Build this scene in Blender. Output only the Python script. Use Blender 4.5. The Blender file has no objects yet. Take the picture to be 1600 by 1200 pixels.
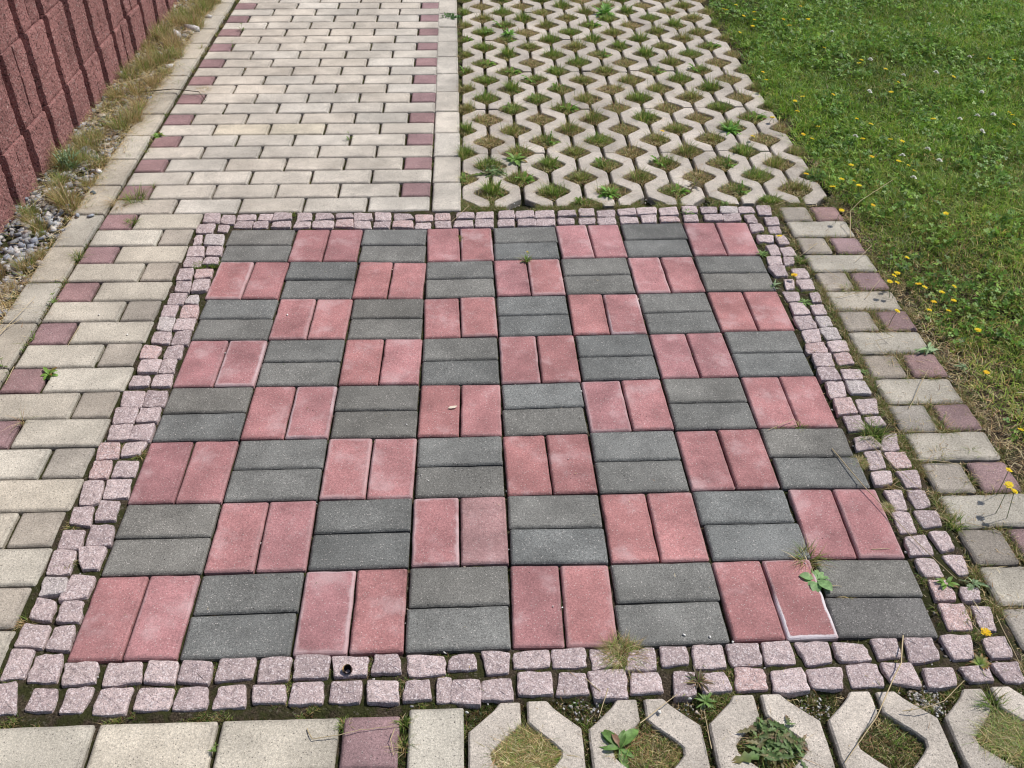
import bpy, math, random
import numpy as np
# ---------------------------------------------------------------- camera, sky, sun, exposure
scene = bpy.context.scene
cam_d = bpy.data.cameras.new('camera'); cam = bpy.data.objects.new('camera', cam_d); scene.collection.objects.link(cam)
cam.location = (-.05988, -1.93468, 1.47697); cam.rotation_euler = (.916587, -.008003, -.041068)
cam_d.sensor_width = 36; cam_d.lens = 36 * 1517.9 / 1600; cam_d.clip_start = .05; cam_d.clip_end = 200
scene.camera = cam
SUN_EL, SUN_AZ = math.radians(56), math.radians(24)          # azimuth from +x towards +y
world = bpy.data.worlds.new('World'); scene.world = world; world.use_nodes = True
wn = world.node_tree.nodes; sky = wn.new('ShaderNodeTexSky'); sky.sky_type = 'NISHITA'; sky.sun_disc = False
sky.sun_elevation = SUN_EL; sky.sun_rotation = math.pi / 2 - SUN_AZ
world.node_tree.links.new(sky.outputs[0], wn['Background'].inputs[0]); wn['Background'].inputs[1].default_value = .10
sd = bpy.data.lights.new('sun', 'SUN'); sd.energy = 4.15; sd.angle = math.radians(.55); sd.color = (1, .955, .885)
sun = bpy.data.objects.new('sun', sd); scene.collection.objects.link(sun)
sun.rotation_euler = (0, math.pi / 2 - SUN_EL, SUN_AZ); sun.location = (4, 2, 6)
scene.view_settings.view_transform = 'Standard'; scene.view_settings.look = 'None'
scene.cycles.filter_width = 1.15
scene.view_settings.exposure = 0; scene.view_settings.gamma = 1; scene.view_settings.use_curve_mapping = False

# ---------------------------------------------------------------- measured positions (metres on the ground plane)
BOARD = [[[-0.8198,0.8146],[-0.6177,0.8093],[-0.4073,0.8059],[-0.2022,0.8026],[0.0038,0.8077],[0.2061,0.8108],[0.41,0.8204],[0.6164,0.8236],[0.8201,0.8248]],[[-0.8187,0.6168],[-0.6099,0.6111],[-0.4044,0.6055],[-0.2022,0.5962],[0.0005,0.602],[0.201,0.6079],[0.4037,0.61],[0.6037,0.6123],[0.8139,0.6065]],[[-0.8157,0.4114],[-0.6079,0.4055],[-0.4014,0.3996],[-0.1999,0.3955],[0.0025,0.3999],[0.2011,0.4044],[0.4047,0.4072],[0.6057,0.4084],[0.8116,0.4094]],[[-0.811,0.207],[-0.6067,0.2039],[-0.4015,0.2008],[-0.199,0.1978],[0.0013,0.2038],[0.2064,0.2038],[0.4079,0.2009],[0.6061,0.2073],[0.8093,0.2059]],[[-0.8146,0.0047],[-0.6096,0.001],[-0.4041,-0.0],[-0.1989,-0.0037],[0.0039,-0.0073],[0.2067,-0.0029],[0.4085,0.0042],[0.6107,0.0035],[0.7994,0.0031]],[[-0.8145,-0.2012],[-0.6095,-0.2009],[-0.4028,-0.2029],[-0.198,-0.2049],[0.0005,-0.2077],[0.2033,-0.1991],[0.4072,-0.1986],[0.6073,-0.1978],[0.8058,-0.2018]],[[-0.8141,-0.4075],[-0.6106,-0.4074],[-0.4057,-0.4063],[-0.1989,-0.4081],[0.0022,-0.4058],[0.2035,-0.4064],[0.4078,-0.405],[0.6096,-0.4035],[0.8132,-0.4102]],[[-0.8112,-0.6076],[-0.6091,-0.6094],[-0.4049,-0.608],[-0.1989,-0.6049],[0.0014,-0.6049],[0.2066,-0.6101],[0.4112,-0.6085],[0.6246,-0.6105],[0.8139,-0.6169]],[[-0.8155,-0.8122],[-0.6135,-0.8137],[-0.407,-0.8126],[-0.2029,-0.8141],[-0.0019,-0.8104],[0.1923,-0.8136],[0.4077,-0.8124],[0.6021,-0.8075],[0.8027,-0.8116]]]
COBBLES = [[-0.9147,-0.6098,-0.8721,-0.6121,-0.8653,-0.648,-0.911,-0.6576],[-0.8655,-0.6032,-0.8202,-0.6089,-0.8205,-0.6595,-0.8714,-0.6669],[-0.9127,-0.6615,-0.876,-0.6714,-0.8719,-0.7158,-0.9112,-0.7095],[-0.8601,-0.6739,-0.8224,-0.6733,-0.8167,-0.7214,-0.8593,-0.7181],[-0.9137,-0.7237,-0.8667,-0.7298,-0.8657,-0.7784,-0.9163,-0.7741],[-0.8559,-0.7332,-0.8218,-0.7288,-0.8145,-0.7848,-0.8578,-0.7805],[-0.9185,-0.7801,-0.8779,-0.7833,-0.8751,-0.8423,-0.9158,-0.8459],[-0.8692,-0.7977,-0.8236,-0.7941,-0.8155,-0.8528,-0.867,-0.8509],[-0.8105,-0.8155,-0.754,-0.8158,-0.747,-0.8569,-0.8018,-0.8623],[-0.7327,-0.8182,-0.674,-0.8186,-0.6662,-0.8597,-0.7304,-0.8658],[-0.6605,-0.8156,-0.6094,-0.8191,-0.6059,-0.8652,-0.6591,-0.86],[-0.5983,-0.8178,-0.5465,-0.8248,-0.5464,-0.8673,-0.6,-0.8604],[-0.5327,-0.8148,-0.4707,-0.8145,-0.4705,-0.8582,-0.5332,-0.8628],[-0.927,-0.8605,-0.8859,-0.8513,-0.8647,-0.9144,-0.9116,-0.9158],[-0.8479,-0.8682,-0.8086,-0.8696,-0.8041,-0.9127,-0.8499,-0.9102],[-0.7889,-0.8703,-0.7449,-0.8686,-0.7508,-0.9178,-0.7896,-0.9171],[-0.7292,-0.8747,-0.6756,-0.872,-0.6772,-0.9226,-0.7307,-0.9229],[-0.6615,-0.8725,-0.6032,-0.8769,-0.6048,-0.9173,-0.6636,-0.9152],[-0.5923,-0.8756,-0.5447,-0.8757,-0.5387,-0.9181,-0.5953,-0.9192],[-0.5238,-0.8748,-0.4792,-0.873,-0.4731,-0.9156,-0.5276,-0.9185],[-0.4585,-0.8185,-0.4044,-0.8183,-0.4058,-0.8639,-0.4575,-0.8678],[-0.3954,-0.8144,-0.335,-0.8172,-0.3365,-0.8613,-0.3946,-0.8626],[-0.3296,-0.8184,-0.2655,-0.8207,-0.2669,-0.8587,-0.3217,-0.8611],[-0.2527,-0.8166,-0.2118,-0.8173,-0.204,-0.8575,-0.2565,-0.8556],[-0.1942,-0.8179,-0.1283,-0.8248,-0.1249,-0.8613,-0.1873,-0.8638],[-0.1122,-0.8271,-0.0734,-0.8221,-0.0679,-0.8537,-0.1192,-0.8553],[-0.058,-0.8174,-0.0068,-0.8227,-0.0112,-0.8626,-0.0487,-0.8653],[-0.4636,-0.8736,-0.4089,-0.8755,-0.4048,-0.91,-0.4592,-0.9081],[-0.3933,-0.8721,-0.3416,-0.8719,-0.3391,-0.914,-0.396,-0.9136],[-0.3255,-0.8718,-0.2737,-0.8703,-0.2752,-0.913,-0.3259,-0.9129],[-0.2616,-0.8714,-0.2088,-0.8742,-0.2058,-0.9171,-0.2588,-0.9152],[-0.1931,-0.8748,-0.1533,-0.8738,-0.148,-0.9127,-0.197,-0.9142],[-0.1376,-0.871,-0.1133,-0.8709,-0.1143,-0.9188,-0.1386,-0.9195],[-0.1104,-0.8754,-0.0633,-0.8777,-0.0632,-0.927,-0.1124,-0.9205],[-0.0576,-0.8806,-0.0074,-0.8756,-0.0049,-0.9188,-0.0591,-0.9181],[0.0021,-0.8205,0.0643,-0.8163,0.0632,-0.8521,0.0016,-0.8534],[0.0717,-0.8166,0.1311,-0.8143,0.1306,-0.8538,0.0717,-0.8559],[0.1419,-0.8183,0.1776,-0.822,0.1944,-0.8526,0.1423,-0.8618],[0.2157,-0.8252,0.2597,-0.8188,0.2567,-0.8658,0.2013,-0.8666],[0.272,-0.8164,0.3194,-0.818,0.3176,-0.8552,0.2707,-0.8605],[0.0074,-0.8649,0.0651,-0.8659,0.0653,-0.9105,0.0068,-0.9101],[0.0823,-0.8676,0.1268,-0.8709,0.1297,-0.9128,0.0725,-0.913],[0.133,-0.8677,0.1986,-0.8648,0.1972,-0.9217,0.1399,-0.923],[0.2121,-0.8722,0.2586,-0.8721,0.2623,-0.9109,0.205,-0.9132],[0.2876,-0.8724,0.3251,-0.8744,0.3198,-0.9195,0.2813,-0.9247],[0.3331,-0.8167,0.3863,-0.8168,0.3852,-0.8635,0.3281,-0.8659],[0.3962,-0.8153,0.4547,-0.8155,0.4518,-0.8599,0.399,-0.8632],[0.4635,-0.8129,0.5143,-0.8122,0.5132,-0.862,0.4609,-0.8626],[0.5243,-0.8172,0.5849,-0.8183,0.5803,-0.8609,0.533,-0.868],[0.595,-0.8197,0.6488,-0.8259,0.6539,-0.86,0.597,-0.8615],[0.3344,-0.8789,0.3768,-0.878,0.3847,-0.9143,0.3334,-0.92],[0.4013,-0.8661,0.4506,-0.872,0.4487,-0.9142,0.3944,-0.9156],[0.4641,-0.8787,0.5199,-0.8727,0.5225,-0.9201,0.4593,-0.9202],[0.5287,-0.8782,0.5927,-0.8753,0.5822,-0.9179,0.531,-0.9155],[0.6051,-0.8688,0.6597,-0.8689,0.6584,-0.915,0.6018,-0.9153],[0.6676,-0.815,0.7164,-0.8145,0.7101,-0.8549,0.6694,-0.8581],[0.7319,-0.8135,0.783,-0.8153,0.7807,-0.8609,0.7245,-0.866],[0.8027,-0.8101,0.8581,-0.8121,0.8434,-0.8631,0.8059,-0.8636],[0.8785,-0.8201,0.9234,-0.8154,0.9181,-0.8604,0.8781,-0.8626],[0.6691,-0.8675,0.7233,-0.8694,0.7251,-0.919,0.6751,-0.9089],[0.7421,-0.8823,0.7957,-0.8814,0.7889,-0.9179,0.7384,-0.9221],[0.8084,-0.8829,0.8625,-0.8778,0.8598,-0.912,0.8182,-0.9122],[0.8698,-0.8746,0.9213,-0.8729,0.9169,-0.914,0.8815,-0.9145],[0.8281,-0.7359,0.8771,-0.7357,0.8709,-0.795,0.8243,-0.796],[0.8903,-0.742,0.9252,-0.7452,0.9148,-0.8003,0.8868,-0.7974],[0.833,-0.6743,0.8709,-0.6769,0.8671,-0.7254,0.8276,-0.7252],[0.8873,-0.6959,0.9213,-0.6991,0.9148,-0.729,0.8811,-0.7299],[0.8259,-0.6203,0.8634,-0.6216,0.8673,-0.6655,0.8298,-0.6659],[0.8853,-0.6123,0.927,-0.612,0.9202,-0.6598,0.8976,-0.6632],[0.8261,-0.5614,0.8708,-0.5552,0.869,-0.6074,0.8201,-0.6093],[0.8818,-0.5487,0.918,-0.5476,0.9183,-0.5928,0.8883,-0.6006],[0.826,-0.4858,0.8618,-0.4879,0.8583,-0.5433,0.8238,-0.5444],[0.8739,-0.4835,0.9216,-0.4865,0.9169,-0.529,0.8773,-0.5338],[0.8318,-0.4194,0.8712,-0.4192,0.8629,-0.4773,0.8342,-0.4774],[0.8835,-0.4196,0.9195,-0.4238,0.917,-0.467,0.8821,-0.4755],[0.8235,-0.3597,0.8687,-0.3559,0.8595,-0.3948,0.8199,-0.4022],[0.8804,-0.3589,0.9283,-0.3578,0.9179,-0.4121,0.886,-0.411],[0.8296,-0.2923,0.8684,-0.288,0.863,-0.344,0.8256,-0.3481],[0.8763,-0.2955,0.9244,-0.2937,0.923,-0.3427,0.8829,-0.3468],[0.8238,-0.2413,0.8633,-0.2368,0.877,-0.2743,0.8166,-0.2863],[0.8916,-0.2377,0.9267,-0.2302,0.915,-0.2856,0.8735,-0.2865],[0.8227,-0.1604,0.8645,-0.158,0.8599,-0.2105,0.8208,-0.2151],[0.8735,-0.1662,0.9113,-0.1644,0.9153,-0.1975,0.876,-0.1992],[0.819,-0.0964,0.8615,-0.0945,0.8611,-0.1506,0.813,-0.154],[0.8735,-0.098,0.9248,-0.0965,0.9116,-0.1522,0.8723,-0.1522],[0.8195,-0.0283,0.863,-0.0263,0.8556,-0.0816,0.815,-0.0899],[0.8721,-0.0233,0.9187,-0.0247,0.9194,-0.0771,0.8692,-0.0768],[0.8167,0.034,0.86,0.0368,0.8633,-0.0163,0.8124,-0.0181],[0.8751,0.0253,0.9252,0.0259,0.9188,-0.0147,0.8718,-0.0153],[0.8217,0.0943,0.8696,0.0957,0.8635,0.0416,0.8154,0.0409],[0.8776,0.0941,0.9166,0.0965,0.9186,0.0504,0.8774,0.046],[0.8174,0.1432,0.8665,0.1491,0.865,0.1016,0.8113,0.0996],[0.8771,0.1488,0.928,0.1525,0.9242,0.1071,0.8766,0.1049],[0.8237,0.2009,0.8713,0.2095,0.8624,0.1545,0.8209,0.1483],[0.8742,0.2117,0.9204,0.2119,0.9203,0.1625,0.88,0.1584],[0.8194,0.2682,0.8675,0.2723,0.8692,0.2173,0.8223,0.2071],[0.8801,0.2696,0.917,0.2733,0.9177,0.2275,0.8817,0.2223],[0.8273,0.3387,0.8651,0.3434,0.8714,0.2859,0.8253,0.2816],[0.8837,0.3288,0.9206,0.3302,0.9168,0.283,0.8838,0.2823],[0.8236,0.4022,0.8697,0.4009,0.8606,0.3519,0.8257,0.3495],[0.9,0.3932,0.9254,0.3976,0.9216,0.3443,0.8953,0.3451],[0.8449,0.4647,0.8737,0.4666,0.8629,0.4184,0.8374,0.4104],[0.8791,0.4602,0.9254,0.4651,0.9204,0.4124,0.8813,0.4092],[0.817,0.5411,0.8661,0.5444,0.8621,0.4849,0.8268,0.4859],[0.8822,0.5236,0.9237,0.5261,0.924,0.4768,0.8839,0.469],[0.8264,0.5975,0.8689,0.6012,0.8625,0.5492,0.823,0.5456],[0.8766,0.5933,0.9077,0.5905,0.8974,0.5529,0.8685,0.5444],[0.841,0.6656,0.8749,0.6716,0.8739,0.6107,0.8434,0.6067],[0.8829,0.6545,0.9194,0.6605,0.9217,0.6094,0.8811,0.6009],[0.8297,0.7317,0.8795,0.7283,0.8708,0.6848,0.8273,0.691],[0.8876,0.7302,0.9148,0.7274,0.9193,0.6785,0.8856,0.6743],[0.8243,0.8053,0.8608,0.8065,0.86,0.762,0.8195,0.7527],[0.8794,0.7879,0.916,0.7901,0.9118,0.745,0.8764,0.746],[0.8202,0.8652,0.8522,0.8677,0.8526,0.8153,0.8217,0.8161],[0.8812,0.8471,0.9242,0.8515,0.9203,0.8028,0.8795,0.7985],[0.8747,0.9277,0.9206,0.9299,0.9107,0.8662,0.8705,0.8672],[0.8146,0.9212,0.8577,0.9236,0.862,0.8863,0.8109,0.882],[0.7546,0.9262,0.8101,0.9248,0.8041,0.8822,0.7508,0.8836],[0.7541,0.8746,0.8071,0.8766,0.8023,0.8328,0.7495,0.8288],[0.6907,0.8718,0.7489,0.8748,0.7444,0.8343,0.6902,0.8303],[0.6886,0.9279,0.7419,0.9288,0.7363,0.8895,0.6881,0.8852],[0.6224,0.8703,0.6677,0.8746,0.664,0.8289,0.6197,0.8268],[0.6283,0.9317,0.6763,0.9327,0.6724,0.8912,0.628,0.8867],[0.5526,0.9223,0.6094,0.9299,0.6078,0.8762,0.5497,0.8722],[0.5453,0.8613,0.6003,0.8632,0.6048,0.8304,0.5451,0.8287],[0.4779,0.9242,0.5398,0.9249,0.5358,0.8836,0.4778,0.8795],[0.4839,0.8684,0.5315,0.8726,0.5263,0.8238,0.4824,0.8228],[0.4147,0.9168,0.4711,0.9244,0.47,0.8797,0.4173,0.8756],[0.4159,0.8646,0.4694,0.8578,0.4696,0.8231,0.415,0.8181],[0.3458,0.9107,0.4043,0.917,0.3992,0.8684,0.3454,0.8697],[0.3429,0.8611,0.3973,0.8618,0.396,0.8186,0.3432,0.8179],[0.2862,0.9178,0.3365,0.9222,0.3343,0.8777,0.2874,0.8756],[0.2835,0.8626,0.3325,0.8613,0.33,0.8236,0.2819,0.8195],[0.22,0.9083,0.2752,0.9125,0.2747,0.8792,0.2173,0.8752],[0.2163,0.8622,0.2645,0.8522,0.2617,0.8221,0.2156,0.8212],[0.1461,0.9125,0.2048,0.9143,0.2022,0.8669,0.1433,0.8662],[0.1466,0.8607,0.2032,0.8592,0.2015,0.8163,0.1438,0.8146],[0.0835,0.9118,0.1378,0.9127,0.1383,0.8685,0.0814,0.8656],[0.0871,0.8546,0.1411,0.8554,0.1401,0.8126,0.0841,0.8119],[0.0262,0.9111,0.0744,0.9176,0.0749,0.8702,0.0259,0.8671],[0.0231,0.8585,0.0729,0.8593,0.071,0.8144,0.0217,0.8135],[-0.0466,0.9096,0.0075,0.9116,0.0064,0.8698,-0.0487,0.8658],[-0.0503,0.855,0.0061,0.8589,0.0049,0.8108,-0.0508,0.8112],[-0.1078,0.9056,-0.056,0.9065,-0.0563,0.8714,-0.1102,0.8673],[-0.1153,0.8491,-0.0606,0.852,-0.0594,0.8125,-0.1201,0.8088],[-0.1802,0.902,-0.1337,0.9041,-0.1333,0.8625,-0.1802,0.8583],[-0.1791,0.8508,-0.1306,0.8538,-0.1277,0.809,-0.1756,0.8082],[-0.2445,0.8959,-0.1904,0.8989,-0.1869,0.8585,-0.2403,0.8524],[-0.2397,0.8384,-0.1942,0.8447,-0.1922,0.8054,-0.241,0.8036],[-0.312,0.9087,-0.2602,0.904,-0.2488,0.8742,-0.3069,0.8616],[-0.3116,0.8542,-0.2533,0.8602,-0.2488,0.8122,-0.312,0.8159],[-0.3742,0.9125,-0.3252,0.9134,-0.3212,0.862,-0.3707,0.8633],[-0.3723,0.8494,-0.3216,0.8513,-0.3254,0.8121,-0.3722,0.8133],[-0.4413,0.9142,-0.3871,0.9128,-0.3802,0.8743,-0.4367,0.8618],[-0.4363,0.8575,-0.3883,0.8605,-0.3785,0.8103,-0.4328,0.817],[-0.5,0.9102,-0.449,0.9144,-0.444,0.8869,-0.4947,0.8827],[-0.4918,0.8697,-0.4426,0.8705,-0.438,0.8192,-0.4941,0.827],[-0.5622,0.9151,-0.5158,0.9139,-0.5051,0.8852,-0.5622,0.8715],[-0.5646,0.8576,-0.5024,0.8592,-0.5033,0.8189,-0.5649,0.8184],[-0.6243,0.9189,-0.5805,0.9178,-0.5736,0.8739,-0.6199,0.8665],[-0.6214,0.8591,-0.5757,0.8579,-0.5752,0.8207,-0.6232,0.8168],[-0.696,0.9186,-0.6441,0.9139,-0.6396,0.8811,-0.6986,0.8686],[-0.6919,0.8577,-0.6396,0.8627,-0.6355,0.8223,-0.6946,0.826],[-0.7438,0.9132,-0.7017,0.9154,-0.7042,0.8719,-0.7438,0.873],[-0.7522,0.8625,-0.7106,0.8646,-0.709,0.8221,-0.7516,0.8233],[-0.8123,0.9106,-0.7569,0.9091,-0.753,0.8764,-0.8109,0.8747],[-0.8095,0.8672,-0.7585,0.8701,-0.7576,0.8234,-0.8112,0.8269],[-0.8609,0.9118,-0.8236,0.9108,-0.8161,0.8535,-0.8595,0.8599],[-0.9188,0.921,-0.8733,0.9231,-0.8656,0.8579,-0.9155,0.8635],[-0.924,0.8488,-0.874,0.8497,-0.8725,0.7922,-0.9228,0.7966],[-0.8604,0.844,-0.8271,0.84,-0.8263,0.7961,-0.8571,0.8021],[-0.9188,0.778,-0.8994,0.7796,-0.8933,0.727,-0.9159,0.7197],[-0.8871,0.7792,-0.8327,0.7778,-0.8279,0.7153,-0.8825,0.7217],[-0.9231,0.708,-0.8794,0.7068,-0.87,0.6504,-0.9198,0.6498],[-0.8677,0.7085,-0.823,0.7073,-0.8199,0.6567,-0.8649,0.6598],[-0.9187,0.6451,-0.8725,0.6438,-0.8663,0.5875,-0.9156,0.5888],[-0.8581,0.6387,-0.8227,0.6396,-0.8173,0.6,-0.8621,0.6012],[-0.9218,0.5752,-0.8834,0.576,-0.8776,0.5155,-0.9189,0.5122],[-0.875,0.5739,-0.8262,0.5744,-0.8232,0.5318,-0.867,0.5214],[-0.9142,0.5015,-0.8729,0.5004,-0.8687,0.4458,-0.9085,0.4512],[-0.8661,0.5107,-0.8223,0.514,-0.8199,0.4529,-0.8615,0.4481],[-0.9176,0.4387,-0.8704,0.4374,-0.872,0.3849,-0.9137,0.3844],[-0.8608,0.4244,-0.837,0.428,-0.8295,0.382,-0.8659,0.3871],[-0.921,0.3781,-0.8817,0.3794,-0.8797,0.323,-0.9167,0.324],[-0.8679,0.3765,-0.8264,0.3778,-0.8217,0.3189,-0.8652,0.3202],[-0.9175,0.3185,-0.8757,0.315,-0.8741,0.253,-0.9122,0.2618],[-0.8704,0.3109,-0.8213,0.3134,-0.8181,0.259,-0.8681,0.2582],[-0.9127,0.2466,-0.8696,0.2431,-0.8641,0.1931,-0.9115,0.1996],[-0.8579,0.2472,-0.8191,0.2537,-0.816,0.1917,-0.8582,0.1907],[-0.925,0.1876,-0.8797,0.1768,-0.8831,0.127,-0.9233,0.1282],[-0.8628,0.1785,-0.8243,0.1824,-0.8201,0.1272,-0.8632,0.1285],[-0.9154,0.1182,-0.8642,0.1194,-0.8642,0.0665,-0.9125,0.068],[-0.8606,0.1179,-0.8267,0.1204,-0.8224,0.0673,-0.8597,0.0644],[-0.918,0.0514,-0.8781,0.0501,-0.872,0.0104,-0.9185,0.0086],[-0.8629,0.053,-0.8219,0.0565,-0.8179,0.0087,-0.8633,0.0069],[-0.925,-0.0106,-0.8746,-0.0102,-0.868,-0.0733,-0.9167,-0.0694],[-0.8667,-0.0105,-0.8196,-0.0119,-0.8138,-0.0688,-0.8653,-0.0691],[-0.9246,-0.0777,-0.8736,-0.0781,-0.8714,-0.1324,-0.9171,-0.1357],[-0.867,-0.0771,-0.8195,-0.0767,-0.8183,-0.1281,-0.8646,-0.1296],[-0.9173,-0.1415,-0.869,-0.1413,-0.8662,-0.1933,-0.9141,-0.1918],[-0.8623,-0.1456,-0.8194,-0.1387,-0.8173,-0.1989,-0.8644,-0.1934],[-0.9255,-0.2027,-0.8838,-0.2024,-0.8731,-0.2541,-0.9186,-0.2635],[-0.8682,-0.2063,-0.8217,-0.2032,-0.8273,-0.2447,-0.8667,-0.2516],[-0.9214,-0.2661,-0.8822,-0.2663,-0.8772,-0.3213,-0.9172,-0.3215],[-0.869,-0.2689,-0.823,-0.2682,-0.8201,-0.3195,-0.8687,-0.3205],[-0.9246,-0.3316,-0.883,-0.3314,-0.8732,-0.4007,-0.9126,-0.4042],[-0.8753,-0.328,-0.8226,-0.3272,-0.8168,-0.3839,-0.8665,-0.3887],[-0.9198,-0.4137,-0.8794,-0.414,-0.8712,-0.4695,-0.915,-0.4611],[-0.8692,-0.3969,-0.8284,-0.3997,-0.8225,-0.4548,-0.8637,-0.4558],[-0.922,-0.4802,-0.8769,-0.4831,-0.8732,-0.5325,-0.9169,-0.5332],[-0.8662,-0.4697,-0.8213,-0.4712,-0.8131,-0.5235,-0.862,-0.5272],[-0.921,-0.5383,-0.877,-0.5411,-0.8738,-0.5967,-0.9167,-0.5994],[-0.8755,-0.5302,-0.8199,-0.5312,-0.82,-0.588,-0.8518,-0.587]]
YELLOW = [[1.5773,2.9396,0.05],[1.4376,2.7383,0.05],[1.5575,2.7365,0.05],[1.4423,2.6417,0.05],[1.5118,2.3264,0.05],[1.6262,2.1677,0.05],[1.6021,2.1284,0.05],[1.6935,2.0566,0.05],[1.6917,1.9002,0.05],[1.6226,1.7955,0.05],[1.9459,1.9612,0.05],[2.1909,2.1737,0.05],[2.2902,2.1558,0.05],[2.0058,1.5755,0.05],[2.0068,1.5502,0.05],[1.9697,1.4587,0.05],[1.382,1.7728,0.05],[1.2534,1.755,0.05],[1.2099,1.7089,0.05],[1.1914,1.6054,0.05],[1.1032,1.6183,0.02],[1.3967,1.526,0.05],[1.4338,1.4764,0.05],[1.2271,1.4569,0.05],[1.1524,1.3881,0.05],[1.1738,1.3476,0.05],[1.3581,1.3434,0.05],[1.4566,1.3355,0.05],[1.4948,1.3177,0.05],[1.3391,1.1903,0.05],[1.4206,1.1517,0.05],[1.4431,1.115,0.05],[1.4458,1.0744,0.05],[1.2453,1.1248,0.05],[1.0704,1.0585,0.05],[1.2142,1.0013,0.05],[1.2204,0.9676,0.05],[1.1302,0.9604,0.05],[1.1779,1.0167,0.05],[1.6866,1.5197,0.05],[1.1839,2.9032,0.05],[1.1951,2.8824,0.05],[1.261,2.965,0.05],[1.3228,2.8499,0.05],[1.2588,2.7904,0.05],[1.2971,2.7306,0.05],[1.2649,2.6349,0.05],[1.1835,2.5432,0.05],[1.435,2.7285,0.05],[1.5547,2.7268,0.05],[1.4393,2.6417,0.05],[1.1627,2.0284,0.05],[1.1539,1.9396,0.05],[1.1077,0.7934,0.05],[1.2194,0.8256,0.05],[1.4317,0.7635,0.05],[1.2072,0.4941,0.05],[1.1479,0.4091,0.05],[1.1338,0.3954,0.05],[1.11,0.3649,0.05],[1.1293,0.3575,0.05],[1.1865,0.3491,0.05],[1.1981,0.3318,0.05],[1.2822,0.3328,0.05],[1.2361,0.3039,0.05],[1.1938,0.256,0.05],[1.251,0.2608,0.05],[1.1656,0.2154,0.05],[1.2165,0.2108,0.05],[1.0778,0.2148,0.05],[1.2574,0.1179,0.05],[1.1998,-0.0651,0.05],[1.1846,-0.2847,0.05],[1.0754,-0.4443,0.075],[1.0549,-0.4892,0.075],[1.0583,-0.5086,0.075],[1.1032,1.6183,0.02],[0.9843,1.4447,0.02],[0.6562,1.4992,0.02],[0.869,0.456,0.02],[0.8866,0.6877,0.02],[0.878,-0.8211,0.02]]
WHITE = [[1.6766,2.1974,0.045],[1.9038,2.0361,0.045],[1.7513,2.0012,0.045],[2.0003,1.8081,0.045],[1.5476,1.8241,0.045],[1.8778,1.5653,0.045],[1.7982,1.5358,0.045],[1.8348,1.4199,0.045],[1.5702,1.2663,0.045],[1.4584,1.2146,0.045],[1.5737,1.1695,0.045],[1.4326,1.0356,0.045],[1.3466,1.384,0.045],[1.6221,2.5705,0.045],[1.9452,1.5765,0.045],[2.1252,2.222,0.045]]
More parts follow.
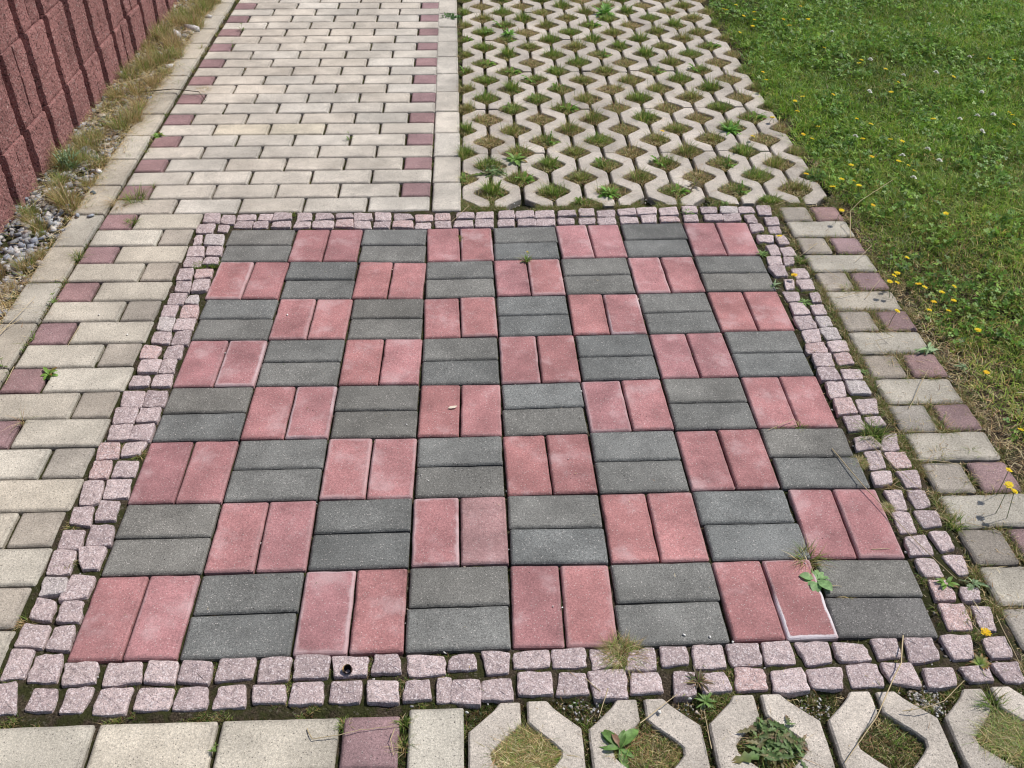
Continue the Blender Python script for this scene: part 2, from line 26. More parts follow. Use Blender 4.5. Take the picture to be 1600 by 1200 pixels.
STRAWS = [[[1.1196,0.7096,0.0],[1.138,0.798,0.045],[1.1745,0.8228,0.07],[1.3143,0.9355,0.085]],[[0.7571,-0.2828,0.004],[0.7861,-0.4158,0.01],[0.8102,-0.4877,0.012],[0.8353,-0.5703,0.01],[0.8854,-0.6805,0.006]],[[0.838,-0.2402,0.006],[0.8774,-0.3587,0.012],[0.9163,-0.4339,0.004]],[[0.9889,-0.1423,0.004],[1.0829,-0.0106,0.02]],[[1.0277,0.1821,0.015],[1.0474,0.1381,0.02],[1.0009,0.136,0.01],[1.0061,0.0633,0.004]],[[0.729,-0.8122,0.006],[0.6965,-0.8816,0.02],[0.6124,-0.9932,0.025],[0.5379,-1.0658,0.008]],[[0.2094,-0.9826,0.012],[0.2842,-0.9241,0.006]],[[0.6697,-0.9713,0.006],[0.7003,-0.9734,0.015],[0.7425,-0.963,0.02],[0.8048,-0.9119,0.004]],[[-0.3574,-0.9656,0.002],[-0.3458,-0.9879,0.004],[-0.3011,-0.9823,0.006],[-0.2675,-0.9732,0.005],[-0.2052,-0.9668,0.003]],[[-0.2075,-0.9761,0.01],[-0.2143,-0.9939,0.006],[-0.2076,-1.0218,0.003]],[[0.9348,0.9248,0.003],[1.0321,0.9739,0.012]],[[0.9967,0.6549,0.012],[0.9278,0.5944,0.003]],[[1.1528,0.6207,0.02],[1.0833,0.5542,0.004]],[[0.9661,0.3577,0.004],[1.0511,0.3798,0.01]],[[1.047,0.3521,0.004],[1.1121,0.4277,0.018]],[[0.9744,0.506,0.01],[1.0075,0.4607,0.004]],[[-1.312,0.234,0.01],[-1.2822,0.4158,0.012]],[[-1.3176,0.2491,0.01],[-1.2821,0.3123,0.008]],[[-1.1179,0.2704,0.006],[-1.1223,0.1856,0.003]],[[-1.2257,0.0918,0.006],[-1.224,0.0238,0.003]],[[-1.5648,1.9522,0.02],[-1.3616,2.1455,0.025]],[[-1.5952,3.0317,0.06],[-1.5049,2.8935,0.01]],[[0.7453,-0.5919,0.002],[0.7822,-0.5923,0.003]],[[0.6197,-0.6828,0.002],[0.6519,-0.6889,0.004]],[[0.162,-0.9165,0.02],[0.1409,-0.9636,0.002]],[[0.1267,-0.8839,0.004],[0.1552,-0.9167,0.002]],[[0.8777,-0.7793,0.02],[0.8717,-0.7903,0.004]],[[0.867,-0.7766,0.006],[0.8797,-0.816,0.006]],[[0.926,-0.771,0.004],[0.9187,-0.8997,0.006]],[[-0.07,0.9171,0.02],[-0.1278,0.8374,0.003]],[[0.925,-0.3302,0.01],[1.0067,-0.3391,0.006],[1.0374,-0.3561,0.003]],[[0.9572,-0.2277,0.004],[1.0436,-0.2304,0.004]],[[0.9685,-0.5287,0.006],[1.0148,-0.547,0.008],[1.0483,-0.5672,0.003]],[[-1.3183,0.8426,0.01],[-1.3624,0.7615,0.01]],[[-1.4498,1.023,0.03],[-1.4777,0.9352,0.02],[-1.527,0.8691,0.01]],[[0.6942,-0.1818,0.01],[0.6259,-0.2126,0.004]],[[0.3224,-1.0336,0.01],[0.3236,-0.9617,0.012]],[[0.8811,-0.4442,0.015],[0.8517,-0.4118,0.01]]]
PLANTS = [[0.6084,-0.6658,"dock",0.042,"pale green round-leaved weed at the corner of the white-edged pink brick"],[0.6077,-0.6099,"tuft_olive",0.035,"olive grass tuft just behind the pale green round-leaved weed"],[0.1996,-0.831,"ball",0.038,"rounded dry brown grass clump overhanging the front cobbles"],[0.6601,-0.7099,"tuft_dry",0.014,"tiny yellowish tuft in the joint between the two front right charcoal bricks"],[0.0979,0.5918,"bud",0.03,"small sprout with one yellow bud between two pink bricks"],[-0.1053,0.7381,"moss",0.016,"dark moss cushion in the widened joint between two far pink bricks"],[-0.869,0.5958,"cushion",0.02,"left one of two bright green cushions on the left cobbles"],[-0.8252,0.6021,"cushion",0.018,"right one of two bright green cushions on the left cobbles"],[-1.1323,0.0646,"rosette",0.032,"green pointed-leaf seedling beside a dusky red half brick on the left"],[-1.1292,-0.1243,"wisp",0.04,"wispy grass tuft over the nearest dusky red half brick on the left"],[-1.2382,0.6509,"tuft_green",0.028,"upright yellow-green tuft at the lengthwise border bricks on the left"],[-1.1384,0.8651,"tuft_green",0.026,"green tuft beside the dusky red half brick next to the path start"],[-1.1685,1.0252,"tuft_green",0.05,"thick green grass tuft where the path meets the left border"],[-1.2112,0.9988,"tuft_dry",0.045,"dry golden tuft left of the thick green one at the path start"],[-0.5039,-1.0011,"sprout",0.018,"yellow-green sprout between the two front left cream bricks"],[-0.2953,-0.9591,"tuft_green",0.014,"small tuft left of the front dusky red half brick"],[-0.1949,-0.9577,"tuft_green",0.014,"farther green tuft right of the front dusky red half brick"],[-0.1927,-1.0028,"tuft_olive",0.018,"nearer green tuft right of the front dusky red half brick"],[0.1704,-1.0195,"dock_big",0.052,"broad shiny-leaved green dock in the second front paver hole"],[0.4358,-1.0195,"thistle",0.078,"large dark green toothed-leaf plant covering the third front paver hole"],[0.3339,-0.9347,"star",0.022,"small pale green star-shaped rosette below the front cobbles"],[0.3289,-0.8963,"withered",0.03,"withered dark brown weed lying on the front cobbles"],[0.863,-0.6861,"rosette",0.026,"yellow-green leafy weed between the right cobble columns"],[0.9144,-0.6928,"thistle_s",0.036,"spiky light green weed against a cream brick on the right"],[0.9475,-0.524,"tuft_green",0.026,"green tuft between right cobbles and the gravel-grey half brick"],[0.8718,-0.2388,"tuft_green",0.042,"wide green grass clump spread over the right cobbles"],[0.9321,0.0154,"star",0.018,"little green weed at the right edge of the cobble columns"],[0.8178,0.6142,"star",0.026,"dark spiky weed at the far right corner of the chequered bricks"],[0.8031,0.427,"thistle_s",0.032,"silvery spiky weed beside the second charcoal pair on the right"],[0.871,0.3432,"star",0.026,"spiky dark weed between cobbles right of the third pink pair"],[0.9233,0.5692,"tuft_green",0.024,"ragged green tuft right of the second pair of cobbles"],[1.0195,0.407,"tuft_olive",0.024,"olive tuft between two half bricks,third half-brick row on the right"],[1.0445,0.2098,"tuft_dry",0.026,"dry tuft on the front edge of a dusky red half brick by the lawn"],[1.0374,0.0679,"tuft_dry",0.028,"dry brown tangle between grey and red half bricks near the lawn"],[1.1017,-0.0061,"tuft_olive",0.022,"olive tuft at the near corner of a red half brick by the bare soil"],[1.0445,-0.2116,"tuft_olive",0.028,"reddish olive tuft in the joint behind the long cream brick"],[0.9817,-0.1978,"tuft_dry",0.02,"small dry tuft in front of the grey half brick on the right"],[0.9996,-0.3016,"tuft_olive",0.022,"thin olive tuft in front of the fifth cream brick on the right"],[1.0782,-0.293,"wisp",0.022,"thin dark grass wisp at the lawn end of a cream brick"],[0.656,-0.1994,"tuft_olive",0.013,"small tuft in the joint under the first brick of a right pink pair"],[0.7075,-0.1963,"tuft_green",0.016,"low green tuft in the joint under the last pink pair,mid right"],[0.808,-0.3261,"ball",0.02,"olive brown tuft between charcoal brick and the right cobbles"],[0.855,-0.3972,"tuft_dry",0.018,"dry tuft between two right cobbles beside the pink pair"],[0.8235,-0.4702,"ball",0.014,"reddish brown tuft right of the near pink pair"],[0.8857,-0.7601,"tuft_dry",0.018,"thin tuft between the last two right cobbles"],[0.8494,-0.8763,"rosette_red",0.024,"reddish green little weed near the front right corner cobbles"],[0.8378,-0.9591,"tuft_green",0.028,"spiky green tuft at the slot of the rightmost front grid paver"],[0.8628,-0.7701,"tuft_green",0.014,"small green tuft beside the near right corner of the cobbles"],[0.9713,-0.5097,"tuft_dry",0.02,"dry tuft behind the second nearest grey half brick on the right"],[1.0346,-0.3927,"tuft_olive",0.02,"olive tuft between the nearest grey and red half bricks"],[0.9038,0.9269,"tuft_olive",0.022,"olive tuft between far cobbles and the grid pavers,right end"],[0.6415,0.8886,"star",0.026,"bright star-shaped weed on the far cobbles,right of centre"],[0.2827,0.8978,"tuft_olive",0.024,"olive tuft on the far cobbles right of centre"],[-0.6399,0.9127,"tuft_green",0.016,"small green tuft between path and far cobbles"],[-0.5126,1.4957,"sprout",0.03,"small sprout in a joint near the middle of the cream path"],[-1.1333,1.1187,"wisp",0.03,"thin grass wisp at the near left end of the cream path"],[-1.2256,1.3991,"wisp",0.04,"grass wisp on the left border of the cream path"],[-1.2207,1.5466,"rosette",0.03,"flat green weed across a joint at the left of the path"],[-1.1526,2.0111,"tuft_dry",0.03,"dry tuft at the path edge beside a dark twig"],[-1.2691,2.5153,"wisp",0.03,"single thin stalk on the lengthwise border of the far path"],[-1.2375,2.702,"wisp",0.03,"thin stalk beside a red half brick of the far path"],[-1.1306,2.7656,"sprout",0.035,"thin sprout at the right end of a red half brick far along the path"],[-1.1318,2.5303,"sprout",0.03,"little green sprout beside a red half brick at the path's left"],[-1.2395,2.2208,"wisp",0.035,"row-end grass wisp on the left border of the far path"],[-1.2277,0.4,"sprout",0.03,"small budding weed at the corner of a dusky red half brick"],[-1.2244,0.2222,"sprout",0.024,"grey-green sprout beside the lengthwise left border bricks"],[-1.232,0.1729,"sprout",0.014,"tiny seedling in the left border joint"],[-1.2605,0.1037,"sprout",0.024,"grey-green sprout at the left picture edge"],[-1.2297,0.0542,"sprout",0.018,"small sprout left of the second nearest red half brick"],[-0.9164,-0.7161,"tuft_dry",0.018,"dry tuft in the joint at the near left picture edge"],[-0.8829,-0.5698,"tuft_olive",0.016,"tuft among the left cobbles beside the near charcoal pair"],[-0.9092,-0.4659,"tuft_olive",0.014,"small moss tuft at the outer edge of the left cobbles"],[-0.8768,-0.2238,"tuft_olive",0.016,"tuft between two left cobbles,mid way along the column"],[-0.8259,-0.2475,"tuft_olive",0.016,"tuft left of the pink pair,between cobbles and brick"],[-0.1461,2.9667,"creeper",0.09,"dark green leafy creeper sprawled over the far border joint"],[0.014,1.2103,"thistle",0.075,"large dark leafy weed with a reddish leaf in a grid paver hole"],[0.0964,1.303,"rosette",0.05,"bright leafy weed in the hole behind the large dark weed"],[0.4009,1.028,"dock_s",0.055,"bright green leafy clump in the front row of grid paver holes"],[0.6135,2.997,"dock_s",0.09,"brightest green leafy clump,far in the grid pavers"],[1.1292,0.0995,"thistle_s",0.05,"silvery toothed weed at the lawn edge beside the bricks"],[1.1926,0.0212,"thistle_s",0.03,"small silvery weed in the bare soil strip"],[0.9221,1.5407,"dock_s",0.06,"bright green leafy clump in a grid paver hole near the lawn"],[1.1393,1.1474,"creeper",0.08,"dense dark green leafy patch at the lawn edge by the last grid pavers"],[0.7743,0.9485,"star",0.022,"green weed in the notch between grid pavers and far cobbles"],[0.6998,1.0832,"withered",0.04,"brownish withered weed on a grid paver near the right end"],[0.1265,2.6802,"dock_s",0.06,"pale green leafy clump in a far grid paver hole near the path"],[0.0223,2.7286,"rosette",0.05,"yellow-green leafy weed in a far grid paver hole beside the path border"]]
STONES = [[-1.2781,0.9117,0.018,"grey"],[-1.3208,0.9128,0.015,"grey"],[-1.3192,1.0709,0.016,"dark"],[-1.3264,2.9636,0.028,"pale"],[-1.4088,2.6773,0.045,"pale"],[-1.3583,2.7692,0.045,"pale"],[-1.3482,2.2696,0.022,"pale"],[-1.3475,1.2329,0.02,"pale"],[-1.4427,1.4041,0.03,"grey"]]
CHIPS = [[-0.2252,-0.1622,0.003],[-0.1671,-0.3578,0.003],[-0.1846,-0.3386,0.002],[-0.108,-0.3264,0.0025],[0.1472,-0.2962,0.003],[0.0979,-0.7206,0.003],[0.0809,-0.7169,0.0025],[0.3213,-0.7934,0.004],[0.3683,-0.7994,0.004],[0.3063,-0.9311,0.006],[0.2479,-0.956,0.006],[0.4089,-0.8125,0.004],[-1.0848,0.3313,0.005],[-0.9823,0.2329,0.004],[0.2007,-0.0472,0.003],[0.5981,-0.6251,0.0025],[-0.1255,-0.8182,0.004],[-0.0861,-0.9441,0.005],[-0.5721,0.3164,0.004]]
NUT = [-0.2978,-0.8484]
FLAKE = [-0.1168,-0.1029]
# ---------------------------------------------------------------- helpers
SC = bpy.context.scene.collection
PI = math.pi
def link(o, parent=None):
    SC.objects.link(o)
    if parent is not None: o.parent = parent
    return o
def tag(o, label=None, cat=None, group=None, kind=None):
    if label: o['label'] = label
    if cat: o['category'] = cat
    if group: o['group'] = group
    if kind: o['kind'] = kind
    return o
def empty(name, loc=(0, 0, 0), rz=0):
    o = bpy.data.objects.new(name, None); o.location = loc; o.rotation_euler = (0, 0, rz)
    o.empty_display_size = .05
    return link(o)
def mobj(name, me, parent=None, loc=(0, 0, 0), rot=(0, 0, 0), scale=(1, 1, 1), col=None):
    o = bpy.data.objects.new(name, me); o.location = loc; o.rotation_euler = rot; o.scale = scale
    if col: o.color = (*col, 1)
    return link(o, parent)
def pymesh(name, V, F, mat, smooth=False):
    me = bpy.data.meshes.new(name); me.from_pydata([tuple(map(float, v)) for v in V], [], F); me.update()
    if mat: me.materials.append(mat)
    if smooth: me.polygons.foreach_set('use_smooth', [True] * len(me.polygons))
    return me
def trimesh(name, V, T, C, mat, smooth=False):
    V = np.asarray(V, np.float32); T = np.asarray(T, np.int32)
    me = bpy.data.meshes.new(name)
    me.vertices.add(len(V)); me.vertices.foreach_set('co', V.ravel())
    me.loops.add(T.size); me.loops.foreach_set('vertex_index', T.ravel())
    me.polygons.add(len(T)); me.polygons.foreach_set('loop_start', np.arange(0, T.size, 3, dtype=np.int32))
    if smooth: me.polygons.foreach_set('use_smooth', np.ones(len(T), bool))
    if C is not None:
        a = me.attributes.new('col', 'FLOAT_COLOR', 'POINT')
        c4 = np.ones((len(V), 4), np.float32); c4[:, :3] = C; a.data.foreach_set('color', c4.ravel())
    me.update(calc_edges=True); me.validate()
    if mat: me.materials.append(mat)
    return me
RG = np.random.default_rng(7)
def vnoise(x, y, s, seed=0):                     # smooth value noise 0..1, cell size s
    g = np.random.default_rng(seed).random((64, 64))
    u = np.asarray(x) / s + 11.3; v = np.asarray(y) / s + 7.7
    i = np.floor(u).astype(int); j = np.floor(v).astype(int); fu = u - i; fv = v - j
    fu = fu * fu * (3 - 2 * fu); fv = fv * fv * (3 - 2 * fv)
    a = g[i % 64, j % 64]; b = g[(i + 1) % 64, j % 64]; c = g[i % 64, (j + 1) % 64]; d = g[(i + 1) % 64, (j + 1) % 64]
    return (a * (1 - fu) + b * fu) * (1 - fv) + (c * (1 - fu) + d * fu) * fv
_U = ['', 'first', 'second', 'third', 'fourth', 'fifth', 'sixth', 'seventh', 'eighth', 'ninth', 'tenth', 'eleventh', 'twelfth',
      'thirteenth', 'fourteenth', 'fifteenth', 'sixteenth', 'seventeenth', 'eighteenth', 'nineteenth']
_T = {2: 'twent', 3: 'thirt', 4: 'fort', 5: 'fift', 6: 'sixt', 7: 'sevent', 8: 'eight', 9: 'ninet'}
ORD = [_U[i] if i < 20 else (_T[i // 10] + 'ieth' if i % 10 == 0 else _T[i // 10] + 'y-' + _U[i % 10]) for i in range(1, 100)]

# ---------------------------------------------------------------- materials
class NT:
    def __init__(s, name):
        s.m = bpy.data.materials.new(name); s.m.use_nodes = True; s.n = s.m.node_tree.nodes; s.l = s.m.node_tree.links
        s.b = s.n['Principled BSDF']; s.out = s.n['Material Output']
        s.g = s.n.new('ShaderNodeNewGeometry'); s.oi = s.n.new('ShaderNodeObjectInfo')
    def k(s, a, b): s.l.new(a, b)
    def noise(s, scale, detail=2, rough=.5, vec=None):
        n = s.n.new('ShaderNodeTexNoise'); n.inputs['Scale'].default_value = scale; n.inputs['Detail'].default_value = detail
        n.inputs['Roughness'].default_value = rough; s.k(vec if vec else s.g.outputs['Position'], n.inputs['Vector']); return n.outputs['Fac']
    def vor(s, scale, out='Distance', rnd=1):
        n = s.n.new('ShaderNodeTexVoronoi'); n.inputs['Scale'].default_value = scale; n.inputs['Randomness'].default_value = rnd
        s.k(s.g.outputs['Position'], n.inputs['Vector']); return n.outputs[out]
    def ramp(s, f, a, b, lo=0., hi=1.):
        n = s.n.new('ShaderNodeMapRange'); n.inputs[1].default_value = a; n.inputs[2].default_value = b
        n.inputs[3].default_value = lo; n.inputs[4].default_value = hi; n.interpolation_type = 'SMOOTHSTEP'; s.k(f, n.inputs[0]); return n.outputs[0]
    def math(s, op, a, b=0., c=0.):
        n = s.n.new('ShaderNodeMath'); n.operation = op
        for i, v in enumerate((a, b, c)):
            if hasattr(v, 'is_output'): s.k(v, n.inputs[i])
            else: n.inputs[i].default_value = v
        return n.outputs[0]
    def mix(s, f, a, b, mode='MIX'):
        n = s.n.new('ShaderNodeMix'); n.data_type = 'RGBA'; n.blend_type = mode
        for idx, v in ((0, f), (6, a), (7, b)):
            if hasattr(v, 'is_output'): s.k(v, n.inputs[idx])
            elif idx == 0: n.inputs[0].default_value = v
            else: n.inputs[idx].default_value = (*v, 1)
        return n.outputs[2]
    def scale(s, col, f):                        # colour * factor
        n = s.n.new('ShaderNodeVectorMath'); n.operation = 'SCALE'
        if hasattr(col, 'is_output'): s.k(col, n.inputs[0])
        else: n.inputs[0].default_value = col
        s.k(f, n.inputs['Scale']); return n.outputs[0]
    def bump(s, h, strength, dist):
        n = s.n.new('ShaderNodeBump'); n.inputs['Strength'].default_value = strength; n.inputs['Distance'].default_value = dist
        s.k(h, n.inputs['Height']); s.k(n.outputs[0], s.b.inputs['Normal'])
    def done(s, col, rough=.85, spec=.3):
        if hasattr(col, 'is_output'): s.k(col, s.b.inputs['Base Color'])
        else: s.b.inputs['Base Color'].default_value = (*col, 1)
        s.b.inputs['Roughness'].default_value = rough; s.b.inputs['Specular IOR Level'].default_value = spec
        return s.m

def concrete(name, pits=.5, grain=.3, edge=False, mottle=.16, white=.5, grime=.6):
    """pressed concrete: colour of the object, sand grain, pale and dark aggregate, mottling; optional lime bloom on rims"""
    t = NT(name)
    base = t.oi.outputs['Color']
    f1 = t.noise(620, 2, .7); f2 = t.noise(14, 4, .6); f3 = t.noise(240, 2, .6)
    g = t.ramp(f1, .3, .7, 1 - grain, 1 + grain)
    mo = t.ramp(f2, .25, .75, 1 - mottle, 1 + mottle)
    g3 = t.ramp(f3, .3, .7, .84, 1.16)
    c = t.scale(t.scale(t.scale(base, g), mo), g3)
    rnd = t.ramp(t.oi.outputs['Random'], 0, 1, .95, 1.05); c = t.scale(c, rnd)
    # pale grains
    vc = t.vor(330, 'Color'); sep = t.n.new('ShaderNodeSeparateColor'); t.k(vc, sep.inputs[0]); vd = t.vor(330)
    pale = t.math('MULTIPLY', t.ramp(sep.outputs[0], .86, .95), t.ramp(vd, .25, .5, 1, 0))
    c = t.mix(t.math('MULTIPLY', pale, white), c, (.72, .66, .62))
    dark = t.math('MULTIPLY', t.ramp(sep.outputs[1], .88, .96), t.ramp(vd, .25, .45, 1, 0))
    c = t.mix(t.math('MULTIPLY', dark, pits), c, (.05, .045, .045))
    # rare bigger dark pits
    vd2 = t.vor(75); v2 = t.vor(75, 'Color'); s2 = t.n.new('ShaderNodeSeparateColor'); t.k(v2, s2.inputs[0])
    pit = t.math('MULTIPLY', t.ramp(s2.outputs[0], .93, .97), t.ramp(vd2, .06, .16, 1, 0))
    c = t.mix(t.math('MULTIPLY', pit, pits), c, (.04, .035, .035))
    # broad dirt
    dm = t.ramp(t.noise(5.5, 5, .65), .5, .75); c = t.mix(t.math('MULTIPLY', dm, .25), c, t.scale(c, t.ramp(f2, 0, 1, .55, .8)))
    at = t.n.new('ShaderNodeAttribute'); at.attribute_type = 'GEOMETRY'; at.attribute_name = 'rim'
    gr = t.math('MULTIPLY', t.ramp(t.math('ADD', at.outputs['Fac'], t.math('MULTIPLY', t.noise(38, 4, .7), 1.1)), 1.18, 1.62), grime)
    c = t.mix(gr, c, t.scale(c, t.ramp(f2, 0, 1, .38, .60)))
    bl = t.ramp(t.noise(4.2, 4, .6), .35, .65, .84, 1.12); c = t.scale(c, bl)
    st = t.ramp(t.noise(17, 5, .7), .60, .74, 0, .30); c = t.mix(st, c, t.scale(c, t.ramp(f2, 0, 1, .45, .7)))
    if edge:
        at = t.n.new('ShaderNodeAttribute'); at.attribute_type = 'GEOMETRY'; at.attribute_name = 'rim'   # 1 at the brick's rim
        n2 = t.noise(26, 4, .6)
        r = t.oi.outputs['Random']
        big = t.ramp(r, .35, 1, 0, .5)
        e = t.ramp(t.math('ADD', at.outputs['Fac'], t.math('MULTIPLY', t.math('SUBTRACT', n2, .5), 1.5)), .55, 1.15)
        bloom = t.math('MULTIPLY', e, big)
        n3 = t.ramp(t.noise(9, 4, .65), .50, .72, 0, .5)
        bloom = t.math('MAXIMUM', bloom, n3)
        crust = t.math('MULTIPLY', t.ramp(t.math('ADD', at.outputs['Fac'], t.math('MULTIPLY', t.math('ADD', n2, t.noise(90, 3, .6)), .26)), 1.06, 1.24), t.math('MULTIPLY', t.math('SUBTRACT', 1., t.oi.outputs['Alpha']), t.ramp(t.noise(7, 2), .38, .56, .15, 1)))
        c = t.mix(bloom, c, (.60, .43, .43))
        c = t.mix(crust, c, (.70, .64, .66))
    h = t.math('ADD', t.noise(700, 2, .6), t.math('MULTIPLY', t.noise(180, 3, .6), 1.4))
    h = t.math('SUBTRACT', h, t.math('MULTIPLY', pit, 2.))
    t.bump(h, .75, .0011)
    return t.done(c, .88, .25)
M_PAVER = concrete('paver_concrete', pits=.8, grain=.24, white=.35, mottle=.12, grime=.45)
M_PINK = concrete('pink_brick_concrete', pits=.4, grain=.2, edge=True, white=.45, mottle=.17, grime=.35)
M_GREY = concrete('charcoal_brick_concrete', pits=.85, grain=.42, white=.5, mottle=.16, grime=.3)
M_GRID = concrete('grid_paver_concrete', pits=.85, grain=.28, white=.3, mottle=.12)

def granite():
    t = NT('pink_granite')
    f = t.noise(520, 2, .7); f2 = t.noise(60, 3, .6)
    c = t.scale(t.scale(t.oi.outputs['Color'], t.ramp(f, .3, .7, .68, 1.32)), t.ramp(f2, .3, .7, .84, 1.16))
    v = t.vor(420, 'Color'); s = t.n.new('ShaderNodeSeparateColor'); t.k(v, s.inputs[0])
    c = t.mix(t.ramp(s.outputs[0], .78, .9, 0, .7), c, (.72, .64, .64))
    c = t.mix(t.ramp(s.outputs[1], .82, .92, 0, .6), c, (.16, .12, .14))
    h = t.math('ADD', t.math('MULTIPLY', t.noise(45, 4, .65), 2.5), t.noise(350, 2, .6)); t.bump(h, .8, .0022)
    return t.done(c, .75, .4)
M_GRANITE = granite()

def soil_mat():
    t = NT('joint_soil')
    c = t.mix(t.ramp(t.noise(300, 3, .7), .3, .7), (.030, .023, .016), (.13, .10, .07))
    c = t.mix(t.ramp(t.noise(22, 4, .6), .40, .56), c, t.mix(t.noise(170, 4, .75), (.018, .020, .009), (.085, .088, .032)))
    v = t.vor(260, 'Color'); s = t.n.new('ShaderNodeSeparateColor'); t.k(v, s.inputs[0])
    c = t.mix(t.ramp(s.outputs[0], .94, .97, 0, .35), c, (.25, .22, .18))
    t.bump(t.math('ADD', t.noise(240, 4, .7), t.math('MULTIPLY', t.noise(70, 4, .7), 1.6)), 1, .007)
    return t.done(c, .95, .1)
M_SOIL = soil_mat()
def ground_mat():
    t = NT('ground_earth')
    c = t.mix(t.ramp(t.noise(60, 5, .7), .3, .7), (.03, .024, .015), (.10, .085, .05))
    c = t.mix(t.ramp(t.noise(3, 4), .35, .6), c, t.mix(t.noise(90, 4, .7), (.03, .055, .015), (.07, .12, .03)))
    t.bump(t.noise(120, 4, .7), 1, .01); return t.done(c, .95, .1)
M_GROUND = ground_mat()
def earth_mat():
    t = NT('lawn_earth')
    c = t.mix(t.ramp(t.noise(150, 5, .75), .3, .7), (.030, .022, .014), (.13, .098, .065))
    c = t.mix(t.ramp(t.noise(6, 4), .52, .68, 0, .7), c, (.05, .065, .022))
    t.bump(t.math('ADD', t.noise(180, 4, .7), t.math('MULTIPLY', t.noise(40, 4, .7), 2.)), 1, .008); return t.done(c, .95, .1)
M_EARTH = earth_mat()
def wall_mat():
    t = NT('split_face_red_concrete')
    c = t.scale(t.oi.outputs['Color'], t.ramp(t.noise(300, 3, .7),   .3, .7, .72, 1.28))
    c = t.scale(c, t.ramp(t.noise(9, 4, .6), .3, .7, .85, 1.15))
    v = t.vor(210, 'Color'); s = t.n.new('ShaderNodeSeparateColor'); t.k(v, s.inputs[0])
    c = t.mix(t.ramp(s.outputs[0], .84, .93, 0, .75), c, (.05, .028, .028))
    c = t.mix(t.ramp(s.outputs[1], .9, .96, 0, .5), c, (.55, .40, .37))
    h = t.math('ADD', t.noise(330, 2, .7), t.math('MULTIPLY', t.noise(110, 3, .7), 2)); t.bump(h, 1, .004)
    return t.done(c, .92, .15)
M_WALL = wall_mat()
def leaf_mat(name, trans=.35, rough=.5, spec=.35, nscale=0):
    t = NT(name)
    a = t.n.new('ShaderNodeAttribute'); a.attribute_name = 'col'; c = a.outputs['Color']
    if nscale: c = t.scale(c, t.ramp(t.noise(nscale, 3, .6), .3, .7, .75, 1.25))
    t.done(c, rough, spec)
    tr = t.n.new('ShaderNodeBsdfTranslucent'); t.k(t.scale(c, t.ramp(t.oi.outputs['Random'], 0, 1, 1.15, 1.3)), tr.inputs[0])
    mx = t.n.new('ShaderNodeMixShader'); mx.inputs[0].default_value = trans
    t.k(t.b.outputs[0], mx.inputs[1]); t.k(tr.outputs[0], mx.inputs[2]); t.k(mx.outputs[0], t.out.inputs[0])
    return t.m
M_LEAF = leaf_mat('leaf', .38, .48, .35)
M_BROAD = leaf_mat('broad_leaf', .3, .5, .3, 120)
M_STRAW = leaf_mat('dry_straw', .15, .6, .3)
M_PETAL = leaf_mat('petal', .2, .6, .2)
def stone_mat():
    t = NT('gravel_stone')
    a = t.n.new('ShaderNodeAttribute'); a.attribute_name = 'col'
    c = t.scale(a.outputs['Color'], t.ramp(t.noise(160, 4, .65), .3, .7, .7, 1.3))
    t.bump(t.noise(220, 3, .6), .6, .002); return t.done(c, .8, .35)
M_STONE = stone_mat()

# colours of the pavers
CREAM = (.495, .45, .375); CREAM_FAR_SHEEN = (.53, .482, .415); REDHALF = (.30, .19, .19); GREYHALF = (.365, .325, .275)  # far cream: same bricks, grazing sheen put into a lighter colour
CREAM_WORN = (.43, .39, .325); RED_WORN = (.285, .19, .185); GREY_WORN = (.33, .29, .245)
PINKC = (.400, .192, .192); DARKC = (.182, .180, .168); GRIDC = (.49, .435, .375); WALLC = (.335, .162, .15)

# ---------------------------------------------------------------- occupancy raster (where pavers stand; keeps moss and litter in the joints)
OX0, OY0, OS = -1.36, -1.15, .0025
OW, OH = 1020, 1880
OCC = np.zeros((OH, OW), bool)
def occupy(poly):
    P_ = np.asarray(poly); x0, y0 = P_.min(0); x1, y1 = P_.max(0)
    i0 = max(0, int((x0 - OX0) / OS)); i1 = min(OW, int((x1 - OX0) / OS) + 2); j0 = max(0, int((y0 - OY0) / OS)); j1 = min(OH, int((y1 - OY0) / OS) + 2)
    if i1 <= i0 or j1 <= j0: return
    X, Y = np.meshgrid(OX0 + (np.arange(i0, i1) + .5) * OS, OY0 + (np.arange(j0, j1) + .5) * OS)
    ins = np.zeros(X.shape, bool); n = len(P_)
    for a in range(n):
        xa, ya = P_[a]; xb, yb = P_[(a + 1) % n]
        if ya == yb: continue
        ins ^= ((Y < ya) != (Y < yb)) & (X < (xb - xa) * (Y - ya) / (yb - ya) + xa)
    OCC[j0:j1, i0:i1] |= ins
def is_free(x, y):
    i = ((x - OX0) / OS).astype(int); j = ((y - OY0) / OS).astype(int)
    ok = (i >= 0) & (i < OW) & (j >= 0) & (j < OH)
    r = np.zeros(len(x), bool); r[ok] = ~OCC[j[ok], i[ok]]; return r

